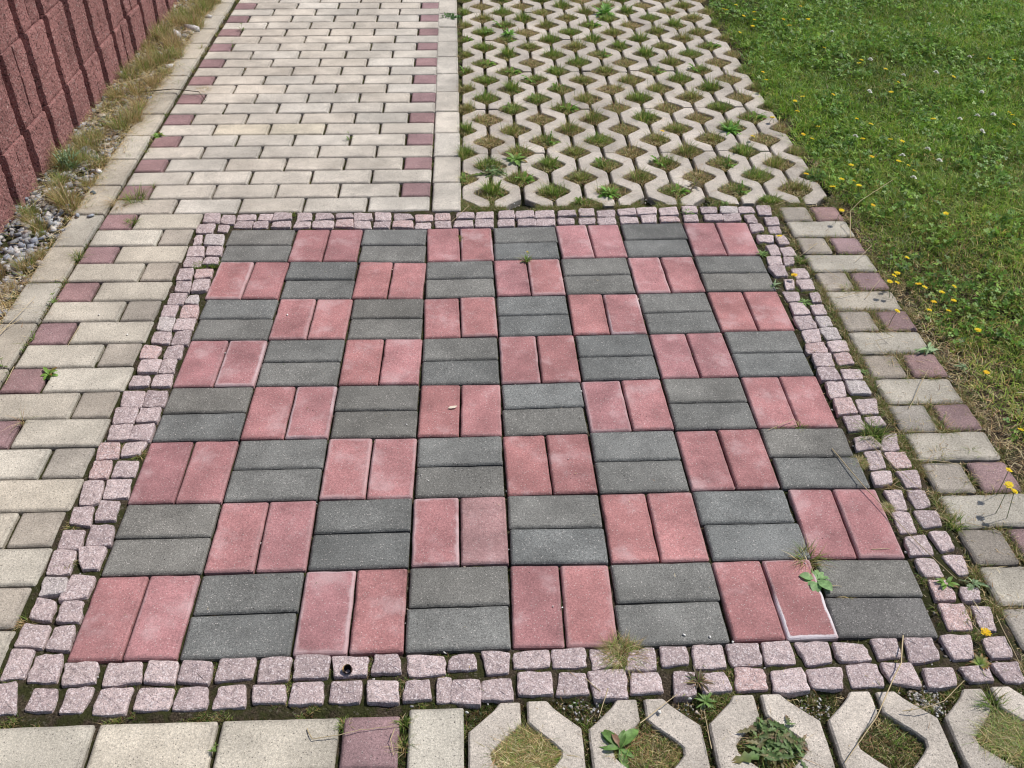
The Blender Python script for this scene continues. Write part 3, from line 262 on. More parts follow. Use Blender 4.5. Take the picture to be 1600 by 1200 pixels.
# ---------------------------------------------------------------- brick meshes
def brick_mesh(name, w, l, mat, seed, ch=.0045, rough=.00045, rim=False, depth=.055, cr=.004, drop=.0042):
    rg = random.Random(seed); per = []
    hw, hl = w / 2, l / 2
    corners = [(hw - cr, hl - cr, 0), (-hw + cr, hl - cr, 90), (-hw + cr, -hl + cr, 180), (hw - cr, -hl + cr, 270)]
    for ci, (cx, cy, a0) in enumerate(corners):
        for a in (0, 45, 90):
            t = math.radians(a0 + a); per.append((cx + cr * math.cos(t), cy + cr * math.sin(t)))
        nx, ny, _ = corners[(ci + 1) % 4]
        L_ = math.hypot(nx - cx, ny - cy); k = max(2, int(L_ / .024)); t = math.radians(a0 + 90)
        for q in range(1, k):
            f = q / k; j = rg.uniform(-rough, rough) * 1.2 - (rg.random() < .07) * rg.uniform(.0004, .0016)
            per.append((cx + (nx - cx) * f + (cr + j) * math.cos(t), cy + (ny - cy) * f + (cr + j) * math.sin(t)))
    n = len(per); V = []; F = []
    def ring(inset, z, jz=0):
        for (x, y) in per:
            sx = (abs(x) - inset) / abs(x) if abs(x) > 1e-6 else 1; sy = (abs(y) - inset) / abs(y) if abs(y) > 1e-6 else 1
            V.append((x * max(sx, 0), y * max(sy, 0), z + rg.uniform(-jz, jz)))
    ring(0, -depth); ring(0, -drop, .0003); ring(ch * .45, -drop * .35, .0002); ring(ch, 0, 0)
    inset = min(hw, hl) * .45
    ring(inset, .0, .0)
    for r in range(4):
        for i in range(n): F.append((r * n + i, r * n + (i + 1) % n, (r + 1) * n + (i + 1) % n, (r + 1) * n + i))
    F.append(tuple(4 * n + i for i in range(n)))
    me = pymesh(name, V, F, mat)
    if True:
        a = me.attributes.new('rim', 'FLOAT', 'POINT')
        a.data.foreach_set('value', [1.] * (4 * n) + [0.] * n)
    return me
def bset(name, w, l, mat, n=4, **k): return [brick_mesh(name, w, l, mat, i * 31 + int(w * 1e4 + l * 1e3), **k) for i in range(n)]
rnd = random.Random(11)
def place_brick(parent, meshes, x, y, rz=0, col=CREAM, sx=1, sy=1, z=None, w=.1, l=.2, name='brick', tilt=.35, var=.055):
    s = 1 + rnd.uniform(-var, var); wm = rnd.uniform(-.02, .02) * var / .055
    c = (col[0] * s * (1 + wm), col[1] * s, col[2] * s * (1 - wm))
    o = mobj(name, rnd.choice(meshes), parent, (x, y, rnd.uniform(-.0012, .0012) if z is None else z),
             (math.radians(rnd.uniform(-tilt, tilt)), math.radians(rnd.uniform(-tilt, tilt)), rz + math.radians(rnd.uniform(-.35, .35)) + rnd.choice((0, PI))), (sx, sy, 1), c)
    hw, hl = w * sx / 2, l * sy / 2; ca, sa = math.cos(rz), math.sin(rz)
    occupy([(x + ca * a - sa * b, y + sa * a + ca * b) for a, b in ((-hw, -hl), (hw, -hl), (hw, hl), (-hw, hl))])
    return o

# ---------------------------------------------------------------- large structure: ground, bed, lawn soil
g = 40.
tag(mobj('ground', pymesh('ground', [(-g, -g, -.09), (g, -g, -.09), (g, g, -.09), (-g, g, -.09)], [(0, 1, 2, 3)], M_GROUND)), kind='structure')
def heightgrid(name, xs, ys, fz, mat, kind='structure'):
    X, Y = np.meshgrid(xs, ys); Z = fz(X, Y); nx, ny = len(xs), len(ys)
    V = np.stack([X.ravel(), Y.ravel(), Z.ravel()], 1)
    i = np.arange(nx - 1)[None, :] + nx * np.arange(ny - 1)[:, None]; i = i.ravel()
    T = np.concatenate([np.stack([i, i + 1, i + nx + 1], 1), np.stack([i, i + nx + 1, i + nx], 1)])
    return tag(mobj(name, trimesh(name, V, T, None, mat, True)), kind=kind)
def soil_z(X, Y):
    z = -.0125 + (vnoise(X, Y, .05, 1) - .5) * .008 + (vnoise(X, Y, .017, 2) - .5) * .005 + RG.normal(0, .0007, X.shape)
    inboard = (np.abs(X) < .815) & (np.abs(Y) < .815); cb = (~inboard) & (np.abs(X) < .94) & (np.abs(Y) < .935); z = np.where(cb, np.minimum(z + .0055, -.0038), z)
    ingrid = (X > -.1) & (X < 1.16) & ((Y > .94) | (Y < -.925)); z = np.where(ingrid, z - .010, z)
    gr = (X < -1.345); z = np.where(gr, z * .6 - .012, z)
    return z
ys = np.concatenate([np.arange(-1.25, 1.0, .0065), np.arange(1.0, 3.4, .0125), np.arange(3.4, 6.3, .05)])
heightgrid('soil', np.arange(-1.62, 1.2, .0065), ys, soil_z, M_SOIL)
def lawn_z(X, Y): return -.012 + np.clip((X - 1.14) * .03, 0, .02) + (vnoise(X, Y, .3, 5) - .5) * .02 + (vnoise(X, Y, .04, 6) - .5) * .012
heightgrid('lawn_soil', np.arange(1.15, 5.2, .022), np.arange(-1.6, 6.6, .022), lambda X, Y: lawn_z(X, Y) - .004, M_EARTH)

# ---------------------------------------------------------------- the chequered field of brick pairs
field = tag(empty('checkered_pavement'), kind='structure')
m_pink = bset('pink_brick', .1, .2, M_PINK, 5, rim=True); m_dark = bset('charcoal_brick', .1, .2, M_GREY, 5, rim=True, ch=.005)
B = np.array(BOARD)
for r in range(8):
    for c in range(8):
        q = np.array([B[r, c], B[r, c + 1], B[r + 1, c + 1], B[r + 1, c]])        # TL TR BR BL
        ctr = q.mean(0); ex = (q[1] + q[2] - q[0] - q[3]) / 2; ey = (q[0] + q[1] - q[2] - q[3]) / 2
        W_, H_ = np.hypot(*ex), np.hypot(*ey); ax = math.atan2(ex[1], ex[0]); dark = (r + c) % 2 == 0
        W_ = min(max(W_, .197), .212); H_ = min(max(H_, .197), .210)
        for s in (-1, 1):
            if dark:
                p = ctr + ey / H_ * (s * H_ / 4)
                col = DARKC
                if r == 7 and c == 7 and s < 0: col = (.175, .168, .16)
                o = place_brick(field, m_dark, p[0], p[1], ax + PI / 2, col, (H_ - .008) / 2 / .1, (W_ - .0065) / .2, var=.10)
                o['label'] = 'charcoal grey brick'
            else:
                p = ctr + ex / W_ * (s * W_ / 4)
                col = PINKC
                if (r, c, s) == (6, 3, 1): col = (.37, .215, .21)
                o = place_brick(field, m_pink, p[0], p[1], ax, col, (W_ - .008) / 2 / .1, (H_ - .0055) / .2, var=.09)
                o['label'] = 'pink brick'
                al = {(7, 6, 1): .05, (7, 0, 1): .85, (7, 2, -1): .82, (3, 0, 1): .75, (4, 1, 1): .65, (2, 5, 1): .65, (1, 0, -1): .85, (3, 4, -1): .85, (0, 3, 1): .75, (5, 2, 1): .85, (6, 3, -1): .85, (4, 5, -1): .85}.get((r, c, s), 1.)
                o.color = (o.color[0], o.color[1], o.color[2], al)
                if (r, c, s) == (7, 6, 1): o['label'] = 'pink brick with a white lime edge'
# lime crust along the rim of one near brick
# ---------------------------------------------------------------- brick paths and borders
path = tag(empty('path'), kind='structure')
pave = tag(empty('brick_pavement'), kind='structure')
m_full = bset('cream_brick', .1, .2, M_PAVER, 5); m_half = bset('half_brick', .1, .0965, M_PAVER, 4)
m_full_w = bset('cream_brick', .1, .2, M_PAVER, 5, rough=.0016, cr=.009, ch=.007); m_half_w = bset('half_brick', .1, .0965, M_PAVER, 5, rough=.0016, cr=.009, ch=.007)
PX0, PITCH, RP = -1.236, .2078, .1037
PR = PX0 + 5 * PITCH + .002
def full(par, x0, y, col, x1=None, ms=None, **k_):
    w = (x1 - x0) if x1 else PITCH
    return place_brick(par, ms or m_full, x0 + w / 2, y, PI / 2, col, (RP - rnd.uniform(.0042, .0055)) / .1, (w - rnd.uniform(.006, .010)) / .2, **k_)
def half(par, x0, y, col, lab=None, w=PITCH / 2, ms=None, **k_):
    o = place_brick(par, ms or m_half, x0 + w / 2, y, PI / 2, col, (RP - .0055) / .1, (w - .008) / .0965, l=.0965, **k_)
    if lab: o['label'] = lab
    return o
for k in range(-34, 20):                                   # rows counted from the far edge of the chequered field
    y = .926 - (k + .5) * RP
    reds = (k % 2 == 0)
    far = k < 0
    cc = CREAM_FAR_SHEEN if far else CREAM
    par = path if far else pave
    if far or k >= 18:
        if reds:
            half(par, PX0, y, REDHALF, 'dusky red half brick'); half(par, PX0 + 4.5 * PITCH, y, REDHALF, 'dusky red half brick')
            for i in range(4): full(par, PX0 + (i + .5) * PITCH, y, cc)
        else:
            for i in range(5): full(par, PX0 + i * PITCH, y, (.57, .50, .39) if (k == -7 and 1 <= i <= 2) else cc)
    else:
        if reds:
            half(par, PX0, y, REDHALF, 'dusky red half brick'); full(par, PX0 + .5 * PITCH, y, cc)
        else:
            full(par, PX0, y, cc); half(par, PX0 + PITCH, y, GREYHALF, 'grey half brick', w=.098)
        yr = .926 - (k + .5) * .1045
        if yr > -.93:
            if reds:
                half(par, .942 + rnd.uniform(-.002, .002), yr, GREY_WORN, 'worn grey half brick', w=.099, ms=m_half_w, tilt=1, var=.08); half(par, 1.049 + rnd.uniform(-.003, .002), yr, RED_WORN, 'worn dusky red half brick', w=.097, ms=m_half_w, tilt=1, var=.09)
            else: full(par, .942, yr, CREAM_WORN, 1.144, ms=m_full_w, tilt=.8, var=.07)
for k in range(-17, 12):                                   # lengthwise border on the left
    y = .9275 - (k + .5) * PITCH
    if y > 4.5: continue
    place_brick(pave if k >= 0 else path, m_full, -1.293 + .0012 * max(0, -k) * -1, y, 0, (.46, .42, .35), 1.0, (PITCH - .005) / .2)
for k in range(17):                                        # lengthwise border between path and grid pavers
    y = .921 + (k + .5) * .2098
    place_brick(path, m_full, -.1445 - .0022 * k, y, 0, CREAM_FAR_SHEEN, .945, (.2098 - .004) / .2)
for k in range(2): place_brick(pave, m_full, -.138, -.928 - (k + .5) * .2095, 0, CREAM, .94, 1.02)

# ---------------------------------------------------------------- cobbles
cobb = tag(empty('cobblestone_border'), kind='structure')
def cobble(q, i):
    rg = random.Random(i * 7 + 3); q = np.array(q).reshape(4, 2); ctr = q.mean(0); q = q - ctr
    # grow a little: traced outlines are of the flat tops
    pts = []
    for a in range(4):
        p0, p1 = q[a], q[(a + 1) % 4]; pv = q[(a - 1) % 4]
        e0 = p0 + (pv - p0) * .11; e1 = p0 + (p1 - p0) * .11
        pts += [e0 + (p0 - e0) * .25, (e0 + e1) / 2 + (p0 - (e0 + e1) / 2) * .62, e1 + (p0 - e1) * .25]
        for f in (.36, .64):
            m = p0 + (p1 - p0) * f; nrm = np.array([(p1 - p0)[1], -(p1 - p0)[0]]); nrm = nrm / (np.hypot(*nrm) + 1e-9)
            if nrm @ m < 0: nrm = -nrm
            pts.append(m + nrm * rg.uniform(-.0014, .0024))
    pts = np.array(pts) * 1.06; n = len(pts); V = []; F = []
    tx, ty = rg.uniform(-.035, .035), rg.uniform(-.035, .035); h = rg.uniform(-.0004, .003)
    prof = [(1.03, -.05, 0), (1.02, -.0065, .001), (.995, -.0016, .0006), (.91, -.0001, .0005), (.55, .0006, .0009)]
    for s, z, jz in prof:
        for p in pts:
            V.append((p[0] * s, p[1] * s, z + h + tx * p[0] + ty * p[1] + rg.uniform(-jz, jz)))
    for r in range(len(prof) - 1):
        for a in range(n): F.append((r * n + a, (r + 1) * n + a, (r + 1) * n + (a + 1) % n, r * n + (a + 1) % n))
    V.append((0, 0, .001 + h)); c0 = len(V) - 1; b = (len(prof) - 1) * n
    for a in range(n): F.append((b + a, c0, b + (a + 1) % n))
    me = pymesh('cobblestone', V, F, M_GRANITE)
    me.flip_normals() if me.polygons[-1].normal.z < 0 else None
    tone = rg.random(); base = np.array([.485, .385, .37]) * (1 - tone) + np.array([.365, .285, .28]) * tone
    if rg.random() < .12: base = np.array([.47, .33, .31])
    if rg.random() < .05: base = np.array([.44, .39, .37])
    base = base * rg.uniform(.9, 1.12)
    mobj('cobblestone', me, cobb, (ctr[0], ctr[1], 0), col=tuple(base))
    occupy(pts * 1.03 + ctr)
for i, q in enumerate(COBBLES): cobble(q, i)

# ---------------------------------------------------------------- grid pavers (zigzag bars with diamond openings)
grid = tag(empty('grid_pavement'), kind='structure')
GP, GH = .1033, .2085
def hw(y, phase):                                          # half width of the opening of a column; holes at phase + k*GH
    t = (y - phase + GH / 2) % GH - GH / 2
    return max(.0060, .0732 - 1.15 * math.sqrt(t * t + .011 ** 2))
def grid_mesh(ph_l, ph_r, seed, left_open=True):
    rg = random.Random(seed); N = 30; H = 2 * GH - .004; V = []; F = []
    zf = -.06; rows_ = []
    for i in range(N + 1):
        y = -H / 2 + H * i / N; yy = y + GH
        a = hw(yy, ph_l) + rg.uniform(-.0005, .0005); b = GP - hw(yy, ph_r) + rg.uniform(-.0005, .0005)
        e = .0035
        row = [(a, zf), (a, -.003), (a + e, 0), ((a + b) / 2, .0), (b - e, 0), (b, -.003), (b, zf)]
        for x, z in row: V.append((x - GP / 2, y, z + (0 if 0 < i < N or z < -.01 else -.002)))
    m = 7
    for i in range(N):
        for j in range(m - 1): F.append((i * m + j, i * m + j + 1, (i + 1) * m + j + 1, (i + 1) * m + j))
    F.append(tuple(reversed(range(m)))); F.append(tuple(N * m + j for j in range(m)))
    me = pymesh('grid_paver', V, F, M_GRID)
    a_ = me.attributes.new('rim', 'FLOAT', 'POINT'); a_.data.foreach_set('value', [1., 1., .75, .35, .75, 1., 1.] * (N + 1))
    return me
mA = [grid_mesh(0, GH / 2, s) for s in (1, 2, 3, 4)]       # opening of the left column on the seam
mB = [grid_mesh(GH / 2, 0, s) for s in (5, 6, 7, 8)]
def grid_area(x0, y_edges, up):
    for (ya) in y_edges:
        yc = ya + GH
        for c in range(12):
            me = rnd.choice(mA if c % 2 == 0 else mB)
            x = x0 + (c + .5) * GP
            s_ = rnd.uniform(.90, 1.07); col = tuple(v * s_ for v in GRIDC)
            mobj('grid_paver', me, grid, (x, yc, rnd.uniform(-.003, .003)), (math.radians(rnd.uniform(-.6, .6)), math.radians(rnd.uniform(-.6, .6)), math.radians(rnd.uniform(-.5, .5))), col=col)
            ph = (0, GH / 2) if c % 2 == 0 else (GH / 2, 0)
            L_ = [(x - GP / 2 + hw(t, ph[0]), ya + t) for t in np.linspace(.002, 2 * GH - .002, 24)]
            R_ = [(x + GP / 2 - hw(t, ph[1]), ya + t) for t in np.linspace(2 * GH - .002, .002, 24)]
            occupy(L_ + R_)
GX = -.098; GY = .947
grid_area(GX, [GY + 2 * GH * k for k in range(8)], 1)
FX = -.090; FY = -.9235
grid_area(FX, [FY - 2 * GH], -1)
OCC_DONE = True

# ---------------------------------------------------------------- retaining wall of split-face blocks
wall = tag(empty('retaining_wall', (-1.53, 1, 0)), 'red retaining wall of ribbed split-face blocks along the gravel strip', 'wall')
def block_mesh(seed):
    rg = np.random.default_rng(seed); L_, H_ = .4105, .2465; NY, NZ = 84, 32
    s = np.linspace(-L_ / 2, L_ / 2, NY); z = np.linspace(0, H_, NZ)
    def prof(v):
        d = min(abs(v - .1025), abs(v + .1025))
        gk = 1 / (1 + math.exp((d - .0205) / .0012))         # channel
        return -.040 * gk - .003 * (1 / (1 + math.exp((.2045 - abs(v) - .004) / .0015)))
    base = np.array([prof(v) for v in s]); gm = base < -.018
    X, Y = np.meshgrid(s, z)
    o1, o2 = rg.integers(0, 1000, 2)
    rough = (vnoise(X, Y, .010, o1) - .5) * .0030 + (vnoise(X, Y, .045, o2) - .5) * .0035 + rg.normal(0, .0006, X.shape)
    rough2 = (vnoise(X, Y, .009, o2 + 1) - .5) * .020
    D = base[None, :] + rough + np.where(gm[None, :], rough2, 0)
    edge = np.minimum(Y, H_ - Y); D -= .0022 * np.exp(-edge / .0018)
    V = np.stack([D.ravel(), X.ravel(), Y.ravel()], 1)
    i = np.arange(NY - 1)[None, :] + NY * np.arange(NZ - 1)[:, None]; i = i.ravel()
    T = [tuple(t) for t in np.concatenate([np.stack([i, i + 1, i + NY + 1], 1), np.stack([i, i + NY + 1, i + NY], 1)])]
    V = V.tolist(); n0 = len(V)
    for j in range(NY): V.append((-.2, s[j], 0))
    for j in range(NY): V.append((-.2, s[j], H_))
    for j in range(NY - 1):
        T.append((n0 + j, n0 + j + 1, j + 1)); T.append((n0 + j, j + 1, j))
        a = (NZ - 1) * NY + j; b = n0 + NY + j; T.append((a, a + 1, b + 1)); T.append((a, b + 1, b))
    for side, j in ((0, 0), (1, NY - 1)):
        loop = [k * NY + j for k in range(NZ)] + [n0 + NY + j, n0 + j]
        T.append(tuple(loop if side else reversed(loop)))
    me = pymesh('block', V, T, M_WALL); return me
blocks = [block_mesh(s) for s in (3, 14, 25, 36)]
for c in range(5):
    for k in range(-5, 14):
        y = 1.29 + .4115 * k + (.20575 if c % 2 else 0)
        s_ = rnd.uniform(.92, 1.08); col = tuple(v * s_ for v in WALLC)
        mobj('block', rnd.choice(blocks), wall, (-1.53 + 1.53 - .002 - .006 * c + rnd.uniform(-.0025, .0025), y - 1, -.078 + .2485 * c),
             (0, 0, math.radians(rnd.uniform(-.4, .4))), col=col)
tag(mobj('embankment', pymesh('embankment', [(-9, -2, .95), (-1.76, -2, 1.13), (-1.76, 7, 1.13), (-9, 7, .95), (-9, -2, -.1), (-1.76, -2, -.1), (-1.76, 7, -.1), (-9, 7, -.1)],
    [(0, 1, 2, 3), (4, 5, 1, 0), (5, 6, 2, 1), (6, 7, 3, 2), (7, 4, 0, 3)], M_GROUND)), kind='structure')

# ---------------------------------------------------------------- vegetation builders (numpy)
class Acc:
    def __init__(s): s.V = []; s.T = []; s.C = []; s.n = 0
    def add(s, V, T, C):
        V = np.asarray(V, float).reshape(-1, 3); s.V.append(V); s.T.append(np.asarray(T, int).reshape(-1, 3) + s.n)
        C = np.asarray(C, float); C = np.broadcast_to(C, (len(V), 3)) if C.ndim == 1 else C
        s.C.append(C); s.n += len(V)
    def mesh(s, name, mat, smooth=False): return trimesh(name, np.concatenate(s.V), np.concatenate(s.T), np.concatenate(s.C), mat, smooth)
def blades(acc, x, y, z, h, lean, az, w, C, segs=2, curl=1.0, rg=RG):
    """n grass blades; lean = sideways reach as a fraction of height"""
    n = len(x); k = segs
    t = np.arange(k + 1) / k
    dx, dy = np.cos(az), np.sin(az); fx, fy = -dy, dx
    tw = rg.uniform(-.9, .9, n); fx, fy = fx * np.cos(tw) + dx * np.sin(tw), fy * np.cos(tw) + dy * np.sin(tw)
    V = np.zeros((n, 2 * k + 1, 3))
    for i in range(k + 1):
        out = h * lean * t[i] ** (1 + .8 * curl); up = h * (t[i] - .35 * curl * np.minimum(lean, 1.5) * t[i] ** 2.2)
        cx, cy, cz = x + dx * out, y + dy * out, z + up
        ww = w * .5 * (1 - t[i] ** 1.6 * .75)
        if i < k:
            V[:, 2 * i] = np.stack([cx - fx * ww, cy - fy * ww, cz], 1); V[:, 2 * i + 1] = np.stack([cx + fx * ww, cy + fy * ww, cz], 1)
        else: V[:, 2 * k] = np.stack([cx, cy, cz], 1)
    tri = []
    for i in range(k):
        a, b = 2 * i, 2 * i + 1
        if i < k - 1: tri += [(a, b, b + 2), (a, b + 2, a + 2)]
        else: tri += [(a, b, 2 * k)]
    tri = np.array(tri); T = (tri[None] + (np.arange(n) * (2 * k + 1))[:, None, None]).reshape(-1, 3)
    acc.add(V.reshape(-1, 3), T, np.repeat(C, 2 * k + 1, axis=0))
GREEN = np.array([[.14, .24, .035], [.19, .30, .05], [.11, .20, .035], [.24, .33, .065], [.09, .17, .03]])
OLIVE = np.array([[.27, .27, .08], [.22, .24, .065], [.32, .29, .11], [.18, .21, .055]])
DRY = np.array([[.58, .47, .26], [.48, .36, .18], [.64, .55, .34], [.38, .26, .13], [.52, .39, .19]])
BROWN = np.array([[.30, .17, .08], [.38, .23, .11], [.22, .13, .07]])
def palette(n, wts, rg=RG):
    P_ = [GREEN, OLIVE, DRY, BROWN]; w = np.array(wts, float); w /= w.sum()
    which = rg.choice(4, n, p=w); out = np.zeros((n, 3))
    for i, p in enumerate(P_):
        m = which == i; out[m] = p[rg.integers(0, len(p), m.sum())]
    return out * rg.uniform(.6, 1.4, (n, 1))
def tuft(acc, n, r, h, wts, w=.0018, lean=(.2, 1.1), seed=0, z0=0, shape=None, curl=1, segs=3):
    rg = np.random.default_rng(seed)
    a = rg.uniform(0, 2 * PI, n); q = r * np.sqrt(rg.random(n))
    x, y = q * np.cos(a), q * np.sin(a)
    if shape == 'diamond':
        u, v = rg.uniform(-1, 1, n), rg.uniform(-1, 1, n); x, y = (u + v) / 2 * r, (u - v) / 2 * r
    az = np.arctan2(y, x) + rg.normal(0, 2.2 if shape == 'diamond' else 1.1, n)
    blades(acc, x, y, np.full(n, z0) + rg.uniform(-.002, .002, n), h * rg.uniform(.45, 1.1, n), rg.uniform(*lean, n), az, w * rg.uniform(.6, 1.3, n), palette(n, wts, rg) * (1.22 if shape == 'diamond' else 1.05), segs, curl, rg)
def leaf(acc, base, az, length, width, elev, col, lobes=0, droop=.6, fold=.25, stalk=.15, tip=None, rg=RG, twist=0):
    """one broad leaf as a folded, drooping strip"""
    n = 9 if lobes else 6; V = []; T = []; C = []
    d = np.array([math.cos(az), math.sin(az), 0]); side = np.array([-math.sin(az), math.cos(az), 0])
    p = np.array(base, float); e = elev
    for i in range(n + 1):
        t = i / n
        if t < stalk: w = .12
        else:
            u = (t - stalk) / (1 - stalk); w = math.sin(PI * min(1, u ** .75)) ** .75 if 0 < u < 1 else .03
            if lobes: w *= (1.0 if i % 2 else .45)
        w = max(w, .03) * width / 2
        up = np.array([-math.cos(az) * math.sin(e), -math.sin(az) * math.sin(e), math.cos(e)])
        s = side * math.cos(twist) + up * math.sin(twist)
        off = -d * (.25 * w if (lobes and i % 2) else 0)
        V += [p - s * w + up * w * fold + off, p, p + s * w + up * w * fold + off]
        cc = np.array(col) if tip is None else np.array(col) * (1 - t ** 2) + np.array(tip) * t ** 2
        C += [cc * rg.uniform(.85, 1.15), cc * 1.15, cc * rg.uniform(.85, 1.15)]
        e -= droop / n; st = length / n
        p = p + (d * math.cos(e) + np.array([0, 0, 1]) * math.sin(e)) * st
        if p[2] < base[2] + .001 and e < 0: e = 0
    for i in range(n):
        for s in (0, 1):
            a = 3 * i + s; T += [(a, a + 1, a + 4), (a, a + 4, a + 3)]
    acc.add(V, T, np.clip(C, 0, 1))
def flower_head(acc, c, r, col, petals=13, seed=0, tilt=(0, 0), core=(.75, .42, .02)):
    rg = random.Random(seed); c = np.array(c, float)
    tx, ty = tilt
    def P3(a, q, z): x, y = q * math.cos(a), q * math.sin(a); return c + np.array([x, y, z + x * tx + y * ty])
    V = [P3(0, 0, .001)]; T = []; C = [np.array(core)]
    for lay, (q, z, k) in enumerate(((r, .0012, petals), (r * .68, .003, petals - 3))):
        for i in range(k):
            a = 2 * PI * (i + .5 * lay) / k + rg.uniform(-.08, .08); da = PI / k * .82; q2 = q * rg.uniform(.85, 1.1); j = len(V)
            V += [P3(a - da, q2 * .93, z), P3(a, q2, z + rg.uniform(-.001, .002)), P3(a + da, q2 * .93, z)]
            T += [(0, j, j + 1), (0, j + 1, j + 2)]; cc = np.array(col) * rg.uniform(.85, 1.1); C += [cc] * 3
    acc.add(V, T, np.clip(C, 0, 1))
def stem(acc, p0, p1, r, col, bend=0, k=3):
    p0, p1 = np.array(p0, float), np.array(p1, float); V = []; T = []
    for i in range(k + 1):
        t = i / k; p = p0 * (1 - t) + p1 * t + np.array([bend * math.sin(PI * t), 0, 0])
        for a in range(3): V.append(p + np.array([math.cos(a * 2.094) * r, math.sin(a * 2.094) * r, 0]))
    for i in range(k):
        for a in range(3):
            b = (a + 1) % 3; T += [(3 * i + a, 3 * i + b, 3 * i + 3 + b), (3 * i + a, 3 * i + 3 + b, 3 * i + 3 + a)]
    acc.add(V, T, col)
def tube(acc, pts, r, col, sides=4):
    pts = np.array(pts, float); V = []; T = []; n = len(pts)
    for i, p in enumerate(pts):
        d = pts[min(i + 1, n - 1)] - pts[max(i - 1, 0)]; d /= np.linalg.norm(d) + 1e-9
        u = np.cross(d, [0, 0, 1.]); u = u / (np.linalg.norm(u) + 1e-9) if np.linalg.norm(u) > .05 else np.array([1., 0, 0]); v = np.cross(u, d)
        rr = r * (1 - .45 * i / (n - 1))
        for a in range(sides):
            t = 2 * PI * a / sides; V.append(p + (u * math.cos(t) + v * math.sin(t)) * rr)
    for i in range(n - 1):
        for a in range(sides):
            b = (a + 1) % sides; T += [(i * sides + a, i * sides + b, (i + 1) * sides + b), (i * sides + a, (i + 1) * sides + b, (i + 1) * sides + a)]
    acc.add(V, T, col)

# ---------------------------------------------------------------- joint moss (cannot be counted)
def scatter_free(n, x0, x1, y0, y1, seed):
    rg = np.random.default_rng(seed); x, y = rg.uniform(x0, x1, n), rg.uniform(y0, y1, n); m = is_free(x, y); return x[m], y[m], rg
acc = Acc()
for (n, x0, x1, y0, y1, hh, thr) in [(330000, -.95, .95, -.95, .95, .0034, .46), (60000, -1.25, -.9, -1.0, .95, .004, .62), (60000, .93, 1.15, -.93, .95, .006, .35), (120000, -1.25, -.1, .93, 3.4, .005, .5), (60000, -.2, 1.15, -1.12, -.9, .006, .3)]:
    x, y, rg = scatter_free(n, x0, x1, y0, y1, int(n + y0 * 10))
    keep = vnoise(x, y, .05, 9) * .6 + vnoise(x, y, .015, 10) * .4 > thr; x, y = x[keep], y[keep]; m = len(x)
    C = palette(m, (2.4, 2.6, .25, 1.3), rg) * .45
    blades(acc, x, y, np.full(m, -.0125), hh * rg.uniform(.5, 1.5, m), rg.uniform(.3, 1.4, m), rg.uniform(0, 2 * PI, m), rg.uniform(.0012, .003, m), C, 1, 1, rg)
for (n, x0, x1, y0, y1, hh, thr, wts) in [(90000, .93, 1.16, -.93, .95, .018, .50, (1.6, 2.4, 2.6, 1)), (70000, .82, .95, -.93, .95, .011, .66, (2.6, 2.6, 1.6, .8)), (60000, -.95, .95, -.94, -.82, .007, .62, (2.6, 2.4, 1.2, .8)),
      (90000, -1.24, -.1, .93, 3.4, .010, .76, (3, 2.4, 1, .4)), (30000, -.2, -.09, .93, 3.4, .014, .62, (3, 2.4, 1.4, .4)), (40000, -.1, 1.16, .92, 1.0, .014, .5, (2.6, 2.4, 1.6, .8)), (40000, -1.36, -1.22, .2, 3.4, .018, .66, (2, 2.4, 2.2, .6)), (30000, -.1, 1.15, -1.12, -.9, .010, .6, (2, 2.4, 1.8, 1))]:
    x, y, rg = scatter_free(n, x0, x1, y0, y1, int(n / 7 + y0 * 10 + x0 * 50))
    keep = vnoise(x, y, .045, 13) * .65 + vnoise(x, y, .016, 14) * .35 > thr; x, y = x[keep], y[keep]; m = len(x)
    blades(acc, x, y, np.full(m, -.010), hh * rg.uniform(.5, 1.5, m), rg.uniform(.3, 1.7, m), rg.uniform(0, 2 * PI, m), rg.uniform(.0009, .0018, m), palette(m, wts, rg) * .9, 2, 1, rg)
moss = tag(mobj('joint_moss', acc.mesh('joint_moss', M_LEAF)), 'thin moss and sparse grass growing in the joints between bricks and cobbles', 'moss', kind='stuff')

# ---------------------------------------------------------------- lawn (grass, clover), uncountable
def lawn_density(x, y):
    e = 1.148 + (vnoise(x, y, .12, 21) - .5) * .07 + (vnoise(x, y, .03, 22) - .5) * .04
    bare = np.clip((.75 - y) / .5, 0, 1) * .035 * (.2 + vnoise(x, y, .2, 27))
    spot = .03 * np.exp(-((y + .12) / .22) ** 2)
    d = np.clip((x - e - bare - spot) / .06, 0, 1)
    dryz = np.clip((1.15 - y) / .9, 0, 1)
    return d * (1 - .3 * dryz * (vnoise(x, y, .07, 23) > .55))
acc = Acc(); rg = np.random.default_rng(5)
def lawn_scatter(n, x0, x1, y0, y1):
    x, y = rg.uniform(x0, x1, n), rg.uniform(y0, y1, n); k = rg.random(n) < lawn_density(x, y); return x[k], y[k]
parts = [lawn_scatter(95000, 1.1, 2.3, -1.0, 1.2), lawn_scatter(125000, 1.1, 3.2, 1.2, 3.6), lawn_scatter(26000, 1.1, 4.6, 3.6, 5.8), lawn_scatter(9000, 2.3, 4.2, -1.2, 1.2), lawn_scatter(8000, 3.2, 4.6, 1.2, 3.6)]
